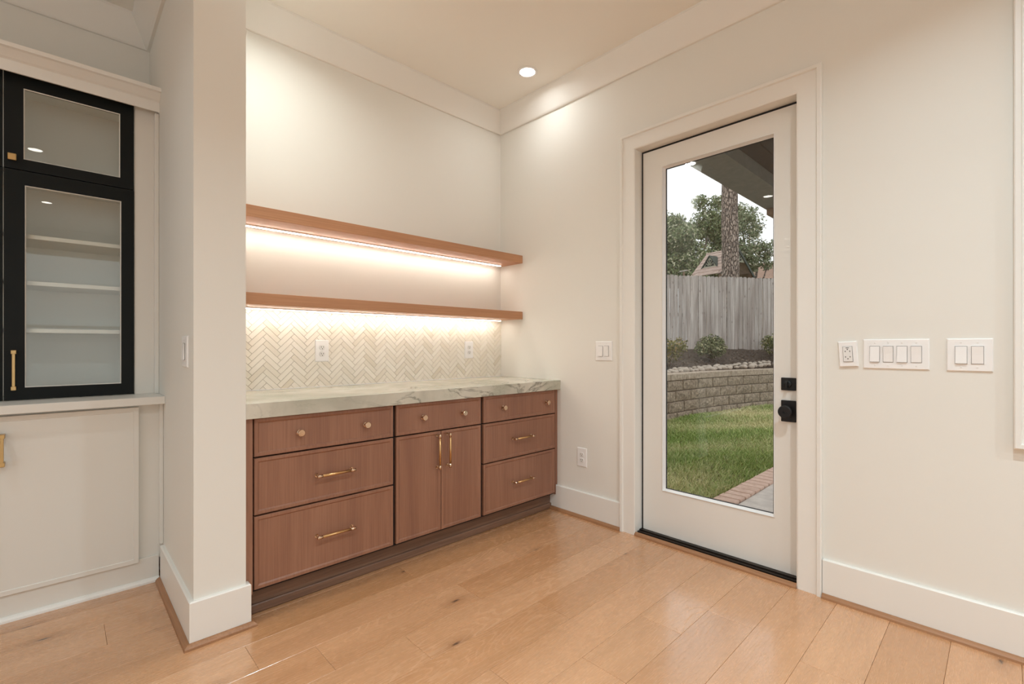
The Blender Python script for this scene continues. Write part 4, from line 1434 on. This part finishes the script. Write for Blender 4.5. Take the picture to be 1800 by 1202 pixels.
def sunburst(parent, org, ux, uz, out, w_, h):
    """triangular vent board with a dark half-round and spokes; org = bottom middle"""
    o3 = Vector(org); U_ = Vector(ux); Z_ = Vector(uz); O_ = Vector(out)
    pt_ = lambda a_, b_, c_=0.0: tuple(o3 + U_ * a_ + Z_ * b_ + O_ * c_)
    prism('vent_board', [pt_(-w_ / 2, 0), pt_(w_ / 2, 0), pt_(0, h)], [pt_(-w_ / 2, 0, 0.02), pt_(w_ / 2, 0, 0.02), pt_(0, h, 0.02)], M['sage'], parent)
    R_ = h * 0.62
    arc = [(R_ * 0.78 * math.cos(math.pi * q / 10), h * 0.14 + R_ * math.sin(math.pi * q / 10)) for q in range(11)]
    prism('vent_opening', [pt_(a_, b_, 0.0202) for a_, b_ in arc], [pt_(a_, b_, 0.024) for a_, b_ in arc], M['hollow'], parent)
    for q in range(1, 6):
        t_ = math.pi * q / 6
        dx, dz = math.cos(t_), math.sin(t_); nx, nz_ = -dz * 0.010, dx * 0.010
        r0, r1 = R_ * 0.18, R_ * 0.97
        z0_ = h * 0.14
        pl = [(dx * r0 * 0.78 + nx, z0_ + dz * r0 + nz_), (dx * r1 * 0.78 + nx, z0_ + dz * r1 + nz_), (dx * r1 * 0.78 - nx, z0_ + dz * r1 - nz_), (dx * r0 * 0.78 - nx, z0_ + dz * r0 - nz_)]
        prism('spoke', [pt_(a_, b_, 0.0245) for a_, b_ in pl], [pt_(a_, b_, 0.034) for a_, b_ in pl], M['sage'], parent)


rv = (rdir.x, rdir.y, 0); gv3 = (gdir.x, gdir.y, 0)
sunburst(ph, phv(-0.012, half, RH * 0.50), gv3, (0, 0, 1), rv, RWD * 0.40, RH * 0.40)
# dormer on the near slope
dm = (-0.62, 0.40)
fz = lambda g_: g_ / half * RH
gb_ = 0.30
for sd in (-1, 1):
    prism('dormer_roof', [phv(-0.62 + sd * 0.30, gb_ - 0.06, fz(gb_) - 0.03), phv(-0.62, gb_ - 0.06, fz(gb_) + 0.36), phv(-0.62, gb_ - 0.06, fz(gb_) + 0.40), phv(-0.62 + sd * 0.335, gb_ - 0.06, fz(gb_) - 0.03)],
          [phv(-0.62 + sd * 0.05, gb_ + 0.30, fz(gb_) + 0.335), phv(-0.62, gb_ + 0.36, fz(gb_) + 0.36), phv(-0.62, gb_ + 0.36, fz(gb_) + 0.40), phv(-0.62 + sd * 0.07, gb_ + 0.30, fz(gb_) + 0.335)], M['dkgreen'])
sunburst(ph, phv(-0.62, gb_ - 0.01, fz(gb_) - 0.01), rv, (0, 0, 1), (-gdir.x, -gdir.y, 0), 0.52, 0.34)
for r_, g_ in ((-0.08, 0.10), (-0.08, RWD - 0.10), (-RL + 0.08, 0.10), (-RL + 0.08, RWD - 0.10)):
    p_ = phv(r_, g_, 0)
    o = box('post', p_[0] - 0.05, p_[0] + 0.05, p_[1] - 0.05, p_[1] + 0.05, 0.9, cz_ + fz(0.10), M['post'], ph)
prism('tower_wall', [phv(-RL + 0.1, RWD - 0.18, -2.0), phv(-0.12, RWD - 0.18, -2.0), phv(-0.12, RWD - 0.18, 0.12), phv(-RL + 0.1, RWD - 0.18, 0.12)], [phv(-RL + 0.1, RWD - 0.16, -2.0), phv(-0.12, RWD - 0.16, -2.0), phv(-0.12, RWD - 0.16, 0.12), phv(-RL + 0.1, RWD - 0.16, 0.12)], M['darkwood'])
# slim T-shaped garden post seen above the pickets
gx_, gy_ = P_at(1202, 13.2)
gp = thing('garden_post', 'small pale T-shaped post just above the fence pickets', 'post', (gx_, gy_, 0.9))
box('upright', gx_ - 0.02, gx_ + 0.02, gy_ - 0.02, gy_ + 0.02, 0.9, Z_at(478, 13.2), M['post'], gp)
o = link('crossbar', mesh_box(0.24, 0.03, 0.03, 0.004), M['picket'], gp, (gx_, gy_, Z_at(476, 13.2))); o.rotation_euler = (0, math.radians(-9), ang)
# neighbour's house, only its roof shows
M['roofb'] = rough_mat('brown_shingle_roof', [(0.3, srgb(128, 102, 86)), (0.7, srgb(160, 130, 112))], 9, 0.3, 0.01, 0.95)
M['siding'] = mat('tan_siding', srgb(176, 160, 140), 0.85)
hx, hy = P_at(1395, 27)
nh = thing('neighbour_house', 'low brown shingle roof of a house beyond the fence', 'house', (hx, hy, 0.9))
zr0, zr1 = Z_at(490, 27), Z_at(471, 27) + 0.10
RD = Vector((0.7216, -0.6923)); FW = Vector((0.6923, 0.7216))
hp = lambda u, v, z_: (hx + RD.x * u + FW.x * v, hy + RD.y * u + FW.y * v, z_)
prism('house_wall', [hp(-2.0, 0.4, 0.9), hp(9, 0.4, 0.9), hp(9, 7.6, 0.9), hp(-2.0, 7.6, 0.9)], [hp(-2.0, 0.4, zr0 - 0.02), hp(9, 0.4, zr0 - 0.02), hp(9, 7.6, zr0 - 0.02), hp(-2.0, 7.6, zr0 - 0.02)], M['siding'], nh)
prism('roof', [hp(-2.3, 0, zr0), hp(-2.3, 4, zr1 + 0.9), hp(-2.3, 8, zr0)], [hp(9.3, 0, zr0), hp(9.3, 4, zr1 + 0.9), hp(9.3, 8, zr0)], M['roofb'], nh)
prism('fascia', [hp(-2.3, -0.03, zr0 - 0.16), hp(-2.3, -0.03, zr0 + 0.02), hp(-2.3, 0.0, zr0 + 0.02), hp(-2.3, 0.0, zr0 - 0.16)], [hp(9.3, -0.03, zr0 - 0.16), hp(9.3, -0.03, zr0 + 0.02), hp(9.3, 0.0, zr0 + 0.02), hp(9.3, 0.0, zr0 - 0.16)], M['dkgreen'], nh)

# porch roof over the patio
pr = thing('porch_roof', 'dark porch ceiling and beam over the patio', 'porch', (1.6, -2.5, GZ))
box('beam', 0.165, 3.25, -1.463, -1.190, 2.50, 2.74, M['beam'], pr)
for k in range(18):
    ya = -1.4645 - k * 0.14
    box('ceiling_board', 0.165, 3.3, ya - 0.137, ya, 2.60, 2.62, M['soffit'], pr, 0.003)
box('roof_deck', 0.165, 3.6, -4.1, -1.0, 2.745, 2.86, M['soffit'], pr)
box('beam_haunch', 2.41, 3.2, -1.445, -1.205, 2.44, 2.4995, M['post'], pr)
box('post', 2.93, 3.10, -1.41, -1.24, GZ + 0.0125, 2.4395, M['post'], pr, 0.006)
